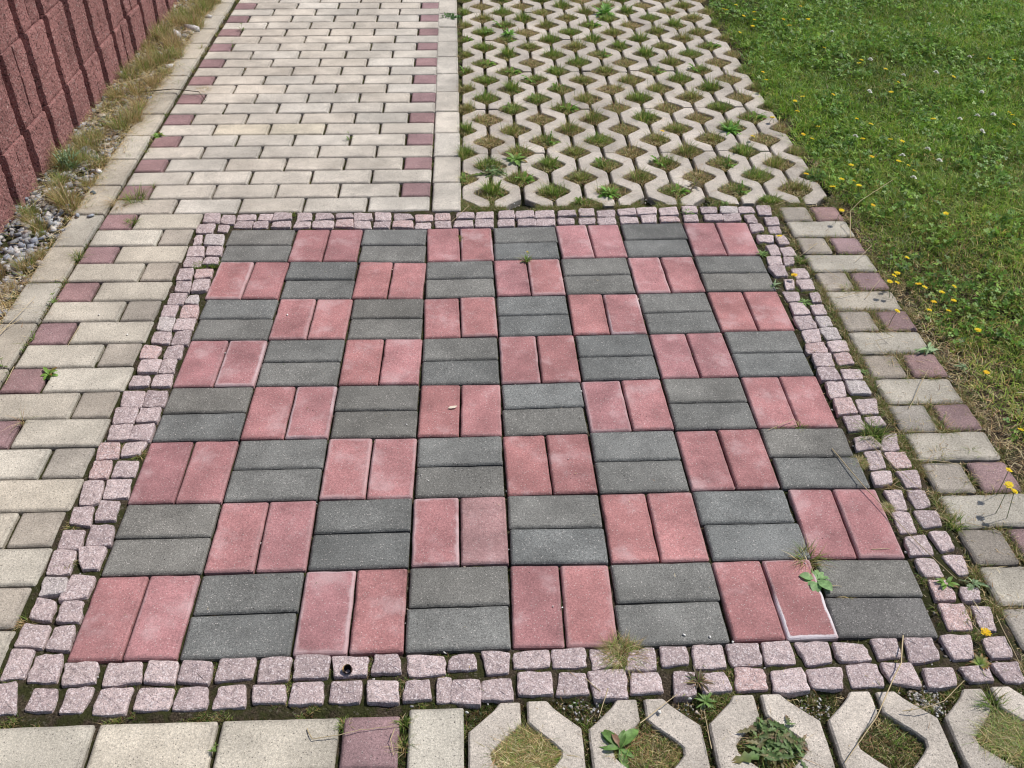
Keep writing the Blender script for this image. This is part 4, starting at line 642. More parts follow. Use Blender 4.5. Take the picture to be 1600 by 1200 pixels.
for i, (x, y) in enumerate(parts):
    m = len(x); patch = vnoise(x, y, .35, 31); near = np.clip((1.3 - y) / 1.3, 0, 1)
    pd = np.clip(.03 + .26 * near + .22 * (vnoise(x, y, .10, 32) - .55), 0.01, .8)
    cl0 = vnoise(x, y, .09, 34); C = palette(m, (6, 1.6, 0, 0), rg); Cd = palette(m, (0, 1.6, 2.2, 1), rg); dm = rg.random(m) < pd; C[dm] = Cd[dm]
    C *= (1.0 + .8 * patch + .35 * (cl0 - .5))[:, None] * (np.array([1.12, 1.02, .9]) * near[:, None] + np.array([.98, 1.02, .66]) * (1 - near)[:, None]) * (1 - .15 * (1 - near))[:, None]
    cl_ = vnoise(x, y, .055, 33); h = (.012 + .016 * patch + .028 * cl_) * rg.uniform(.5, 1.25, m) * (1 - .35 * near)
    wd = .0024 if i == 0 else .0032
    blades(acc, x, y, lawn_z(x, y), h, rg.uniform(.2, 1.9, m), rg.uniform(0, 2 * PI, m), wd * rg.uniform(.7, 1.4, m), C, 2, 1, rg)
# clover: three rounded leaflets on a short stalk
def clover(x, y, size, C):
    m = len(x); z = lawn_z(x, y) + rg.uniform(.010, .034, m); a0 = rg.uniform(0, 2 * PI, m); tx, ty = rg.normal(0, .5, m), rg.normal(0, .5, m)
    V = np.zeros((m, 15, 3)); T = []
    for q in range(3):
        a = a0 + q * 2.094; ca, sa = np.cos(a), np.sin(a)
        for j, (u, v) in enumerate(((0, 0), (.55, -.48), (1., -.32), (1., .32), (.55, .48))):
            X = (ca * u - sa * v) * size; Y = (sa * u + ca * v) * size
            V[:, q * 5 + j] = np.stack([x + X, y + Y, z + X * tx + Y * ty + (abs(v) * size * .35)], 1)
        T += [(q * 5, q * 5 + 1, q * 5 + 2), (q * 5, q * 5 + 2, q * 5 + 3), (q * 5, q * 5 + 3, q * 5 + 4)]
    T = (np.array(T)[None] + (np.arange(m) * 15)[:, None, None]).reshape(-1, 3); acc.add(V.reshape(-1, 3), T, np.repeat(C, 15, axis=0))
for n, x0, x1, y0, y1 in ((9000, 1.15, 2.2, -1, 1.2), (24000, 1.15, 3.2, 1.2, 3.7), (6000, 1.15, 4.4, 3.7, 5.6)):
    x, y = rg.uniform(x0, x1, n), rg.uniform(y0, y1, n)
    k = (rg.random(n) < lawn_density(x, y)) & (vnoise(x, y, .16, 41) * .65 + vnoise(x, y, .04, 42) * .35 > (.46 if y0 > 0 else .52)); x, y = x[k], y[k]; m = len(x)
    C = np.array([[.13, .25, .04], [.18, .31, .05], [.09, .19, .03], [.22, .34, .06]])[rg.integers(0, 4, m)] * rg.uniform(.6, 1.7, (m, 1))
    clover(x, y, rg.uniform(.005, .0095, m), C)
tag(mobj('lawn', acc.mesh('lawn', M_LEAF)), 'green mown lawn with clover right of the paving', 'lawn', kind='stuff')
# dry litter along the lawn edge and on the bare soil
acc = Acc(); rg = np.random.default_rng(55)
def litter(n, x, y, z, L_, col, wts=(0, .3, 3, 1)):
    m = len(x); blades(acc, x, y, z, rg.uniform(.2, 1, m) * L_ * .35, rg.uniform(2, 5, m), rg.uniform(0, 2 * PI, m), rg.uniform(.0008, .0018, m), palette(m, wts, rg) * col, 2, .6, rg)
n = 2600; x = 1.15 + np.abs(rg.normal(0, .05, n)); y = rg.uniform(-.7, 1.3, n); litter(n, x, y, np.full(n, -.004), .03, 1.0)
n = 6000; x = rg.uniform(1.16, 2.4, n); y = rg.uniform(-.8, 1.6, n); litter(n, x, y, lawn_z(x, y) + .008, .03, .9)
x, y, _ = scatter_free(26000, .93, 1.16, -.93, .95, 77); litter(0, x[::3], y[::3], np.full(len(x[::3]), -.009), .022, 1.0)
x, y, _ = scatter_free(12000, -.1, 1.15, -1.12, -.9, 78); litter(0, x[::2], y[::2], np.full(len(x[::2]), -.016), .022, .9)
n = 500; x = rg.uniform(.9, 1.16, n); y = rg.uniform(-.8, .95, n); k = rg.random(n) < .5; litter(0, x[k], y[k], np.full(k.sum(), .002), .02, 1.0)
tag(mobj('dry_litter', acc.mesh('dry_litter', M_STRAW)), 'dry grass litter on the bare soil and joints beside the lawn', 'dry grass', kind='stuff')

acc = Acc(); rg = np.random.default_rng(123)
for n, x0, x1, y0, y1, L_ in ((260, .93, 1.15, -.9, .93, .016), (120, .8, .95, -.9, .93, .012), (150, -1.34, -1.2, .2, 3.3, .016), (90, -1.2, -.2, .95, 3.3, .008), (150, -.1, 1.13, .93, 3.2, .014), (70, -.8, .8, -.8, .8, .006), (90, -.1, 1.1, -1.1, -.85, .014)):
    x, y = rg.uniform(x0, x1, n), rg.uniform(y0, y1, n); litter(0, x, y, np.full(n, .0022), L_, .95, (.2, .6, 2.4, 1.6))
tag(mobj('debris', acc.mesh('debris', M_STRAW)), 'scattered bits of dry grass lying on the paving', 'dry grass', kind='stuff')

# ---------------------------------------------------------------- gravel
ICO_V = []; ph = (1 + 5 ** .5) / 2
for a, b in ((-1, ph), (1, ph), (-1, -ph), (1, -ph)): ICO_V += [(a, b, 0)]
for a, b in ((-1, ph), (1, ph), (-1, -ph), (1, -ph)): ICO_V += [(0, a, b)]
for a, b in ((ph, -1), (ph, 1), (-ph, -1), (-ph, 1)): ICO_V += [(a, 0, b)]
ICO_V = np.array(ICO_V) / math.sqrt(1 + ph * ph)
ICO_F = []
for a in range(12):
    for b in range(a + 1, 12):
        for c in range(b + 1, 12):
            d = [np.linalg.norm(ICO_V[p] - ICO_V[q]) for p, q in ((a, b), (b, c), (a, c))]
            if max(d) < 1.1:
                n_ = np.cross(ICO_V[b] - ICO_V[a], ICO_V[c] - ICO_V[a]); ICO_F.append((a, b, c) if n_ @ ICO_V[a] > 0 else (a, c, b))
ICO_F = np.array(ICO_F)
BOX_V = np.array([(a, b, c) for a in (-1, 1) for b in (-1, 1) for c in (-1, 1)], float) * .72
BOX_F = np.array([(0, 1, 3), (0, 3, 2), (4, 6, 7), (4, 7, 5), (0, 4, 5), (0, 5, 1), (2, 3, 7), (2, 7, 6), (0, 2, 6), (0, 6, 4), (1, 5, 7), (1, 7, 3)])
def chips(acc, x, y, z, s, rg, pal):                 # sharp-edged crushed stone
    for i in range(len(x)):
        sc = s[i] * np.array([rg.uniform(.9, 1.6), rg.uniform(.6, 1.1), rg.uniform(.4, .8)])
        V = BOX_V * rg.uniform(.45, 1.35, (8, 3)) * sc; a = rg.uniform(0, 2 * PI); b = rg.normal(0, .5)
        Rz = np.array([[math.cos(a), -math.sin(a), 0], [math.sin(a), math.cos(a), 0], [0, 0, 1]]); Rx = np.array([[1, 0, 0], [0, math.cos(b), -math.sin(b)], [0, math.sin(b), math.cos(b)]])
        acc.add(V @ (Rz @ Rx).T + np.array([x[i], y[i], z[i]]), BOX_F, pal[rg.integers(0, len(pal))] * rg.uniform(.75, 1.25))
def stones(acc, x, y, z, s, rg, pal, wt=None):
    for i in range(len(x)):
        sc = s[i] * np.array([rg.uniform(.8, 1.5), rg.uniform(.5, 1.0), rg.uniform(.35, .75)])
        V = ICO_V * rg.uniform(.55, 1.28, (12, 1)) * sc; a = rg.uniform(0, 2 * PI); b = rg.normal(0, .35)
        Rz = np.array([[math.cos(a), -math.sin(a), 0], [math.sin(a), math.cos(a), 0], [0, 0, 1]]); Rx = np.array([[1, 0, 0], [0, math.cos(b), -math.sin(b)], [0, math.sin(b), math.cos(b)]])
        acc.add(V @ (Rz @ Rx).T + np.array([x[i], y[i], z[i]]), ICO_F, pal[rg.choice(len(pal), p=wt)] * rg.uniform(.8, 1.2))
SP = np.array([[.36, .37, .39], [.44, .44, .45], [.26, .27, .30], [.54, .51, .48], [.42, .37, .33], [.31, .33, .38], [.22, .22, .23]])
acc = Acc(); rg = np.random.default_rng(9)
n = 3600; x = rg.uniform(-1.57, -1.345, n); y = -.2 + 3.9 * rg.random(n) ** 1.5; k = ~((x > -1.36) & (rg.random(n) < .5)); x, y = x[k], y[k]; n = len(x)
chips(acc, x, y, -.011 + rg.uniform(-.006, .012, n), .005 + .0115 * rg.random(n) ** 1.7, rg, SP)
tag(mobj('gravel', acc.mesh('gravel', M_STONE)), 'grey and white crushed gravel between red wall and brick border', 'gravel', kind='stuff')
acc = Acc()
SPW = np.array([[.55, .53, .50], [.40, .39, .38], [.28, .26, .24], [.48, .40, .33], [.18, .16, .14]])
sx, sy = [], []
for (cx, cy, rr, m) in [(FX + 6 * GP + .02, -.945, .022, 0), (.725, -.935, .03, 120), (.735, -.955, .02, 70), (.52, -.945, .03, 45), (.11, -.94, .028, 35), (.93, -.945, .02, 30), (.31, -.945, .02, 16), (.62, -.868, .02, 14), (.78, -.862, .03, 25), (.82, -.84, .03, 20), (.86, -.87, .03, 20)]:
    sx.append(rg.normal(cx, rr * .6, m)); sy.append(rg.normal(cy, rr * .5, m))
gx, gy, _ = scatter_free(2500, -.95, 1.15, -.93, .93, 99); sx.append(gx[:110]); sy.append(gy[:110])
gx, gy, _ = scatter_free(1500, -.1, 1.15, .93, 1.02, 98); sx.append(gx[:70]); sy.append(gy[:70])
sx, sy = np.concatenate(sx), np.concatenate(sy); k = is_free(sx, sy); sx, sy = sx[k], sy[k]; n = len(sx)
chips(acc, sx, sy, np.where(sy < -.92, -.012, -.009) + rg.uniform(0, .003, n), rg.uniform(.0014, .0036, n), rg, SPW)
tag(mobj('fine_gravel', acc.mesh('fine_gravel', M_STONE)), 'fine whitish grit in the joints and front notches', 'gravel', kind='stuff')
# single stones
for i, (sx_, sy_, s_, kind_) in enumerate(STONES):
    a = Acc(); rgs = np.random.default_rng(200 + i)
    pal = {'grey': np.array([[.33, .35, .39]]), 'dark': np.array([[.12, .15, .16]]), 'pale': np.array([[.58, .56, .54]])}[kind_]
    stones(a, [0], [0], [s_ * .25], [s_ * .72], rgs, pal)
    lab = ['grey stone at the far end of the left lengthwise border, right of its neighbour', 'smaller grey stone just left of the grey stone on the left border', 'dark stone lying in the joint behind the left border tuft',
           'pale stone on the far left border of the path', 'large pale stone in the dry grass left of the far path', 'pale rounded stone just right of the large pale stone in dry grass',
           'small pale stone at the edge of the left border, mid distance', 'pale bluish stone against the left border bricks', 'grey flat stone in the gravel beside the leafy wall weed'][i]
    tag(mobj('stone', a.mesh('stone', M_STONE), None, (sx_, sy_, .0)), lab, 'stone', 'loose stones on the left')
CL = ['tiny white chip on a charcoal brick left of the pale flake', 'right one of two white chips high on a charcoal brick, centre', 'left one of two white chips high on a charcoal brick, centre', 'tiny white chip beneath two others on the central charcoal brick', 'tiny white chip in the middle of a pink brick, right of centre',
      'white chip on the front row pink brick beside a joint', 'white chip on the middle front pink pair, left brick', 'left white chip on the near charcoal brick beside the dry clump', 'right white chip on the near charcoal brick beside the dry clump', 'white chip by the star-shaped rosette in front', 'white chip in the gap between two front cobbles',
      'white chip at the foot of a front pink brick corner', 'white chip in a joint at the left cream bricks', 'white chip in a corner of the left cream and grey bricks', 'white chip at a charcoal brick corner, right of centre', 'tiny chip near the pale round-leaved weed', 'white chip between front cobbles and a charcoal brick', 'white chip beside the front border brick and mossy notch', 'white chip on a far pink brick at the left']
for i, (cx, cy, s_) in enumerate(CHIPS):
    a = Acc(); stones(a, [0], [0], [s_ * .3], [s_ * .75], np.random.default_rng(300 + i), np.array([[.75, .73, .68]]))
    tag(mobj('pebble', a.mesh('pebble', M_STONE), None, (cx, cy, .001)), CL[i], 'pebble', 'tiny white chips on the paving')
# thin pale flake on a pink brick
me = pymesh('flake', [(-.011, -.003, 0), (-.004, -.005, .001), (.006, -.004, .0015), (.012, .002, .003), (.006, .004, .002), (-.006, .003, .0012),
                      (-.011, -.003, .0012), (-.004, -.005, .0022), (.006, -.004, .0027), (.012, .002, .0042), (.006, .004, .0032), (-.006, .003, .0024)],
            [(6, 7, 8, 9, 10, 11), (5, 4, 3, 2, 1, 0)] + [(i, (i + 1) % 6, 6 + (i + 1) % 6, 6 + i) for i in range(6)], None)
t_ = NT('pale_husk'); me.materials.append(t_.done(t_.mix(t_.noise(200), (.72, .60, .45), (.80, .72, .60)), .6))
tag(mobj('husk_flake', me, None, (FLAKE[0], FLAKE[1], .002)), 'thin pale flake lying on a pink brick near the middle', 'flake')
# nut shell on a cobble
a = Acc(); V = []; T = []; N1, N2 = 12, 7
for j in range(N2):
    th = PI * .62 * j / (N2 - 1)
    for i in range(N1):
        al = 2 * PI * i / N1; rr = .0088 * (1 + .08 * math.sin(3 * al + j))
        V.append((rr * math.sin(th) * math.cos(al), rr * math.sin(th) * math.sin(al), .002 - .0088 * math.cos(th) + .007))
for j in range(N2 - 1):
    for i in range(N1):
        q, s_ = j * N1 + i, j * N1 + (i + 1) % N1; T += [(q, s_, s_ + N1), (q, s_ + N1, q + N1)]
a.add(V, T, (.05, .028, .02)); V2 = np.array(V) * .86 + np.array([0, 0, .0012]); a.add(V2, [(x_[0], x_[2], x_[1]) for x_ in T], (.02, .012, .01))
nut = tag(mobj('nutshell', a.mesh('nutshell', M_STONE, True), None, (NUT[0], NUT[1], .002), (.5, -.35, .4)), 'half open dark brown nutshell lying on a front cobble', 'nutshell')
a = Acc(); V = [(.0088 * math.cos(t) * r_, .0088 * math.sin(t) * r_, .0105 + .0015 * math.sin(3 * t)) for t in np.linspace(.8, 3.2, 9) for r_ in (.8, 1.05)]
T = []
for i in range(8): T += [(2 * i, 2 * i + 1, 2 * i + 3), (2 * i, 2 * i + 3, 2 * i + 2)]
a.add(V, T, (.55, .36, .16)); o = mobj('rim', a.mesh('nut_rim', M_STONE), nut); o['label'] = 'tan broken rim'

# ---------------------------------------------------------------- grass in the paver openings: one tuft per opening
TV = []
def holes_mesh(i, nm):
    a = Acc(); q_ = np.random.default_rng(500 + i); U_ = q_.uniform
    dry = nm == 'dry'
    tuft(a, 480 if dry else 420, .064, .020, (.8, 2, 3.4, 2.2) if nm != 'green' else (1.6, 2.6, 2.4, 1.6), .0014, (.9, 3.2), 510 + i, -.008, 'diamond', 1, 2)
    for k in range(2 if dry else 4):                    # fresh shocks of blades standing off centre
        b = Acc(); n_ = {'green': 85, 'olive': 60, 'dry': 30, 'leafy': 40}[nm]
        tuft(b, int(n_ * U_(.6, 1.4)), U_(.016, .032), U_(.028, .050), {'green': (6, 2, .5, .1), 'olive': (3, 3.4, 1.4, .4), 'dry': (1.5, 2.4, 2.4, .8), 'leafy': (5, 2, .5, .2)}[nm], .0018, (.2, 1.3), 530 + i * 7 + k, -.008, None, 1, 3)
        ox, oy = U_(-.032, .032), U_(-.014, .024)
        for V_, T_, C_ in zip(b.V, b.T, b.C): a.add(V_ + np.array([ox, oy, 0]), T_ , C_ * U_(.8, 1.3))
    if nm == 'leafy' or (nm == 'green' and i % 2):
        ox, oy = U_(-.02, .02), U_(-.012, .012)
        for k in range(26 if nm == 'leafy' else 9):
            leaf(a, (ox, oy, -.010), U_(0, 2 * PI), U_(.028, .062), U_(.006, .013), U_(.35, 1.2), np.array([.17, .31, .055]) * U_(.6, 1.4), k % 2, 1.1, rg=q_, twist=U_(-.5, .5))
    m_ = a.mesh('grass_tuft', M_LEAF); return m_
for i, nm in enumerate(['green', 'green', 'green', 'olive', 'olive', 'olive', 'olive', 'dry', 'dry', 'dry', 'leafy', 'leafy']): TV.append((nm, holes_mesh(i, nm)))
adj = {'green': 'green grass tuft', 'olive': 'olive grass tuft', 'dry': 'dry grass tuft', 'leafy': 'leafy green tuft'}
rows_h = []
for c in range(13):
    for j in range(0, 30):
        y = GY + (0 if c % 2 == 0 else GH / 2) + GH * j
        if y > 4.0: continue
        rows_h.append((c, int(round((y - GY) / (GH / 2))), GX + c * GP, y))
# order in each row from the path
byrow = {}
for c, r_, x, y in rows_h: byrow.setdefault(r_, []).append((x, y, c))
rq = random.Random(4)
for r_ in sorted(byrow):
    for i, (x, y, c) in enumerate(sorted(byrow[r_])):
        if c == 12 and r_ == 0: continue
        wt = [2, 2, 2, 1.6, 1.6, 1.6, 1.6, 1, 1, 1, 1.5, 1.5]
        nm, me = rq.choices(TV, weights=wt)[0]
        half_ = (c == 0 or c == 12 or r_ == 0)
        sc = .7 if half_ else 1
        s = rq.uniform(.88, 1.06) * sc
        dx = .022 if c == 0 else (-.008 if c == 12 else 0); dy = .02 if r_ == 0 else 0
        if r_ == 0 and rq.random() < .45: continue
        o = mobj('grass_tuft', me, None, (x + dx, y + dy, 0), (0, 0, rq.choice((0, PI)) + rq.uniform(-.12, .12)), ((.62 if c in (0, 12) else 1) * rq.uniform(.92, 1.06), (.5 if r_ == 0 else .92) * rq.uniform(.9, 1.04), rq.uniform(.85, 1.55) * (.8 if half_ else 1)))
        rw = 'notch row at the cobbles' if r_ == 0 else ORD[r_ - 1] + ' row of paver openings behind the cobbles'
        tag(o, '%s, %s, %s from the path' % (adj[nm], rw, ORD[i]), 'grass tuft', 'grass tufts in the openings of the grid pavers')
# the five openings of the near pavers
front = [(1, 'dry', 1.05, 'dense straw-coloured turf'), (3, 'dry2', .95, 'sparse dry turf'), (7, 'sparse', .9, 'dark soil with ragged grass'), (9, 'olive', 1.05, 'dense olive turf'), (5, 'sparse', .8, 'turf under the toothed-leaf plant'), (11, 'olive', 1, '')]
for c, kd, s, tx in front:
    if c == 11: continue
    a = Acc(); sd = 800 + c; x = FX + c * GP; y = FY - GH / 2
    if kd == 'dry': tuft(a, 2600, .061, .015, (1.5, 2.8, 3.2, 1.0), .0012, (1.0, 3.4), sd, -.006, 'diamond', 1, 3)
    elif kd == 'dry2': tuft(a, 1300, .062, .016, (1.0, 1.6, 2.2, 1.8), .0012, (.9, 2.8), sd, -.016, 'diamond', 1, 3)
    elif kd == 'sparse':
        tuft(a, 700, .060, .018, (1.2, 1.6, 2, 2.4), .0012, (.9, 2.8), sd, -.020, 'diamond', 1, 3); tuft(a, 50, .025, .03, (5, 2, 1, 0), .0018, (.5, 1.8), sd + 50, -.02)
    else: tuft(a, 2600, .061, .017, (3, 3.4, 1.8, .9), .0012, (.8, 3.0), sd, -.006, 'diamond', 1, 3)
    o = mobj('grass_tuft', a.mesh('grass_tuft', M_LEAF), None, (x, y, 0), (0, 0, 0), (.98, .86, s))
    tag(o, '%s filling the %s full opening of the near grid pavers' % (tx, ORD[c // 2]), 'grass tuft', 'grass tufts in the openings of the near grid pavers')

# ---------------------------------------------------------------- weeds and tufts standing in joints
def plant_mesh(kind, s, i):
    a = Acc(); rg_ = np.random.default_rng(1000 + i); mat = M_LEAF
    U_ = rg_.uniform
    if kind == 'tuft_green': tuft(a, int(70 + 1600 * s), s * .55, s * 1.15, (5, 2, .8, .2), .0016, (.3, 1.5), i, -.008)
    elif kind == 'tuft_olive': tuft(a, int(70 + 1600 * s), s * .6, s * .95, (1.6, 3, 1.6, .8), .0014, (.5, 1.9), i, -.008)
    elif kind == 'tuft_dry': tuft(a, int(60 + 1400 * s), s * .6, s * .8, (.5, 1.4, 3.2, 1.6), .0013, (.8, 2.6), i, -.008)
    elif kind == 'wisp': tuft(a, 26, s * .12, s * 1.15, (2, 1.6, 1.6, .6), .0011, (.6, 1.6), i, -.006)
    elif kind == 'ball': tuft(a, 1100, s * .72, s * .42, (1.4, 2.8, 2.4, 1.2), .0010, (.8, 3.0), i, -.004, None, 1.2, 4)
    elif kind in ('cushion', 'moss'):
        pal = (5, 1.6, .3, 0) if kind == 'cushion' else (2, 2.4, .3, 1.6)
        tuft(a, 420, s, s * .55, pal, .0014, (.2, 1.2), i, -.006)
    elif kind in ('sprout', 'bud'):
        for k in range(5 if kind == 'sprout' else 9):
            az = U_(0, 2 * PI); leaf(a, (0, 0, -.004), az, s * U_(.6, 1.0), s * .16, U_(.8, 1.4), np.array([.16, .25, .06]) * U_(.8, 1.2), 0, .8)
        stem(a, (0, 0, -.005), (s * .1, 0, s * 1.0), .0006, (.16, .2, .06))
        for k in range(3): leaf(a, (s * .1, 0, s * .85), U_(0, 2 * PI), s * .35, s * .12, .8, (.2, .28, .08), 0, .8)
        if kind == 'bud':
            tuft(a, 40, s * .2, s * .9, (2, 2.4, 1, 1), .0012, (.4, 1.8), i, -.004)
            flower_head(a, (s * .1, 0, s * 1.0), .0035, (.80, .72, .10), 8, i)
    elif kind in ('rosette', 'rosette_red'):
        mat = M_BROAD
        for k in range(14):
            az = k * 2.4 + U_(-.3, .3); tip = (.25, .06, .03) if (kind == 'rosette_red' or k % 6 == 5) else None
            leaf(a, (0, 0, -.003), az, s * U_(.7, 1.1), s * .30, U_(.4, 1.2), np.array([.17, .29, .06]) * U_(.75, 1.25), 0, 1.1, tip=tip, rg=rg_)
    elif kind == 'star':
        for k in range(22):
            leaf(a, (0, 0, -.003), k * 2.4, s * U_(.6, 1.05), s * .15, U_(.15, 1.0), np.array([.20, .32, .09]) * U_(.7, 1.25), 0, .8, rg=rg_)
    elif kind == 'dock':
        mat = M_BROAD
        for k in range(8):
            az = k * .785 + U_(-.25, .25) - 1.9; L_ = s * U_(.75, 1.05)
            leaf(a, (0, 0, -.002), az, L_, L_ * .58, U_(.25, .6), np.array([.24, .40, .16]) * U_(.88, 1.12), 0, .7, .18, .25, rg=rg_)
    elif kind == 'dock_big':
        mat = M_BROAD
        for az, L_, el in ((2.75, 1.15, .35), (2.2, .95, .65), (.75, 1.05, .7), (-1.35, .8, .3), (1.2, .7, .9), (3.3, .6, .9), (-.6, .55, .4)):
            leaf(a, (0, 0, -.004), az, s * L_, s * L_ * .36, el, np.array([.14, .25, .065]) * U_(.8, 1.2), 0, 1.2, .35, .12, rg=rg_)
        leaf(a, (0, 0, 0), 1.9, s * .6, s * .2, .7, (.30, .17, .11), 0, 1.1)
        tuft(a, 120, s * .35, s * .45, (2, 2, 2, 1), .0012, (.6, 1.8), i, -.012)
    elif kind in ('dock_s', 'creeper'):
        mat = M_BROAD; n_ = 46 if kind == 'dock_s' else 110
        colr = np.array([.17, .34, .06]) if kind == 'dock_s' else np.array([.09, .17, .05])
        for k in range(n_):
            rr = s * .45 * math.sqrt(U_(0, 1)) if kind == 'creeper' else s * .12; aa = U_(0, 2 * PI)
            leaf(a, (rr * math.cos(aa), rr * math.sin(aa), -.004), U_(0, 2 * PI), s * (U_(.45, .9) if kind == 'dock_s' else U_(.14, .3)), s * (.15 if kind == 'dock_s' else .10), U_(.3, 1.3), colr * U_(.7, 1.35), 0, .9, rg=rg_)
    elif kind in ('thistle', 'thistle_s'):
        mat = M_BROAD; n_ = 120 if kind == 'thistle' else 16
        colr = np.array([.13, .20, .07]) if kind == 'thistle' else np.array([.24, .34, .17])
        for k in range(n_):
            c_ = colr * U_(.7, 1.35); tip = None
            if kind == 'thistle' and k % 6 == 3: tip = (.24, .12, .09)
            if kind == 'thistle' and k % 5 == 1: c_ = np.array([.22, .20, .10]) * U_(.7, 1.2)
            q_ = .42 if kind == 'thistle' else .1; leaf(a, (U_(-q_, q_) * s, U_(-q_, q_) * s, U_(-.006, .008)), k * 2.4 + U_(-.9, .9), s * U_(.18, .5 if kind == 'thistle' else 1), s * (.13 if kind == 'thistle' else .2), U_(.0, .45 if kind == 'thistle' else .7), c_, 1, U_(.4, 1.2), .35, .1, tip, rg_, U_(-.7, .7))
        if kind == 'thistle':
            tuft(a, 160, s * .5, s * .3, (2, 2, 2.4, 1.4), .0013, (.8, 2.6), i, -.01)
            leaf(a, (-.02, -.02, 0), 3.35, s * .9, s * .3, .15, (.10, .20, .05), 1, .3, tip=(.20, .12, .05))
    elif kind == 'withered':
        for k in range(12):
            leaf(a, (0, 0, 0), k * 2.4, s * U_(.5, 1.1), s * .16, U_(.1, .9), np.array([.11, .085, .05]) * U_(.6, 1.5), 0, .7, rg=rg_)
        tuft(a, 40, s * .3, s * .6, (1, 1, 2, 2), .0012, (.6, 2.4), i)
    return a.mesh(kind_name(kind), mat)
def kind_name(k):
    if k.startswith('tuft') or k in ('ball', 'wisp'): return 'grass_tuft'
    if k in ('cushion', 'moss'): return 'moss_cushion'
    return 'weed'
for i, (x, y, kind, s, lab) in enumerate(PLANTS):
    nm = kind_name(kind)
    o = mobj(nm, plant_mesh(kind, s, i), None, (x, y, 0), (0, 0, 0))
    tag(o, lab, {'grass_tuft': 'grass tuft', 'moss_cushion': 'moss', 'weed': 'weed'}[nm])
    if kind == 'thistle' and x > 0: pass
# reddish dying leaves of the large weed in the grid
# ---------------------------------------------------------------- wild grass strip at the wall foot
rs = random.Random(21); SM = []
for i in range(7):
    a = Acc(); wts = [(3, 3, 2.4, .6), (1.6, 3, 3.4, 1), (.5, 1.4, 5, 1.2), (3.6, 3, 1.8, .3), (2, 3.2, 2.6, 1.2), (.8, 2, 4.2, 1), (2, 3, 3.2, .6)][i]
    tuft(a, 230, .036, .098, wts, .0017, (.12, .9), 900 + i, -.01, None, 1, 4); tuft(a, 60, .045, .06, (0, .8, 3, 1), .0014, (.8, 2.2), 950 + i, -.006, None, .7, 3)
    SM.append(a.mesh('grass_clump', M_LEAF))
cl = []
for i in range(76):
    y = .42 + 3.5 * (i / 76) ** .92 + rs.uniform(-.03, .03)
    if y < 1.0 and rs.random() < .65: continue
    if y < 1.9 and rs.random() < .25: continue
    x = rs.uniform(-1.51, -1.40) if rs.random() < .6 else rs.uniform(-1.40, -1.34)
    cl.append((y, x))
cl += [(.985, -1.372), (1.02, -1.40), (1.06, -1.43), (1.30, -1.48), (1.33, -1.44), (.60, -1.38), (.66, -1.36), (.47, -1.375), (.56, -1.45), (.93, -1.48)]
for i, (y, x) in enumerate(sorted(cl)):
    s = rs.uniform(.55, 1.15) * (.62 if y < .95 else 1)
    o = mobj('grass_clump', rs.choice(SM), None, (x, y, -.004), (0, 0, rs.uniform(0, 2 * PI)), (s, s, s * rs.uniform(.75, 1.15)))
    tag(o, 'wild grass clump at the foot of the red wall, %s from the near end' % ORD[i], 'grass clump', 'wild grass clumps at the wall foot')
# silvery wall weed
a = Acc(); rg_ = np.random.default_rng(77)
for k in range(46): leaf(a, (rg_.uniform(-.02, .02), rg_.uniform(-.02, .02), rg_.uniform(0, .05)), rg_.uniform(0, 2 * PI), rg_.uniform(.03, .05), .008, rg_.uniform(.5, 1.3), np.array([.20, .28, .15]) * rg_.uniform(.75, 1.2), 1, .6)
for k in range(8): stem(a, (0, 0, -.01), (rg_.uniform(-.02, .02), rg_.uniform(-.02, .02), rg_.uniform(.05, .09)), .0008, (.2, .26, .12))
tag(mobj('weed', a.mesh('wall_weed', M_BROAD), None, (-1.452, 1.25, 0)), 'silvery green weed growing from the gravel against the red wall', 'weed')
# thatch of dry grass on the strip
acc = Acc(); rg = np.random.default_rng(66)
n = 17000; y = rg.uniform(.2, 4, n); x = rg.uniform(-1.53, -1.335, n); k = rg.random(n) < np.clip((y - .9) * 1.2, .10, 1); x, y = x[k], y[k]
litter(0, x, y, -.004 + rg.uniform(0, .022, len(x)), .05, 1.1, (.4, 1.2, 3.4, 1.2))
n = 1600; y = rg.uniform(.2, 3.6, n); x = rg.normal(-1.345, .008, n); litter(0, x, y, np.full(n, .0), .035, 1.1, (.1, .6, 4, 1))
n = 900; y = rg.uniform(.95, 2.3, n); x = rg.normal(-1.33, .022, n); litter(0, x, y, np.full(n, .003), .035, 1.0, (.4, 1.2, 3.4, 1))
n = 500; y = rg.normal(.36, .1, n); x = rg.normal(-1.375, .02, n); litter(0, x, y, np.full(n, .003), .05, 1.15, (0, .3, 4, 1.2))
tag(mobj('thatch', acc.mesh('thatch', M_STRAW)), 'dry straw thatch lying over the gravel strip by the wall', 'dry grass', kind='stuff')

# ---------------------------------------------------------------- flowers
def flower(x, y, h, r, col, kind, i):
    rg_ = random.Random(i); root = empty(kind, (x, y, 0))
    a = Acc(); tl = (rg_.uniform(-.4, .1), rg_.uniform(-.35, .15))
    bx, by = rg_.uniform(-.012, .012), rg_.uniform(-.012, .012)
    if kind == 'clover_flower':
        for k in range(4): flower_head(a, (bx * 0, 0, h - .004 + k * .002), r * (1.25 - .2 * k), col, 9, i + k, tl, (.6, .62, .5))
    else: flower_head(a, (0, 0, h), r, col, 13, i, tl, (.80, .50, .02))
    mobj('blossom', a.mesh('blossom', M_PETAL), root)
    a = Acc(); stem(a, (bx, by, -.012), (0, 0, h), .0008, (.10, .17, .05), rg_.uniform(-.004, .004)); mobj('stem', a.mesh('stem', M_LEAF), root)
    return root
YL = sorted(YELLOW, key=lambda p: p[1])
spec = {}
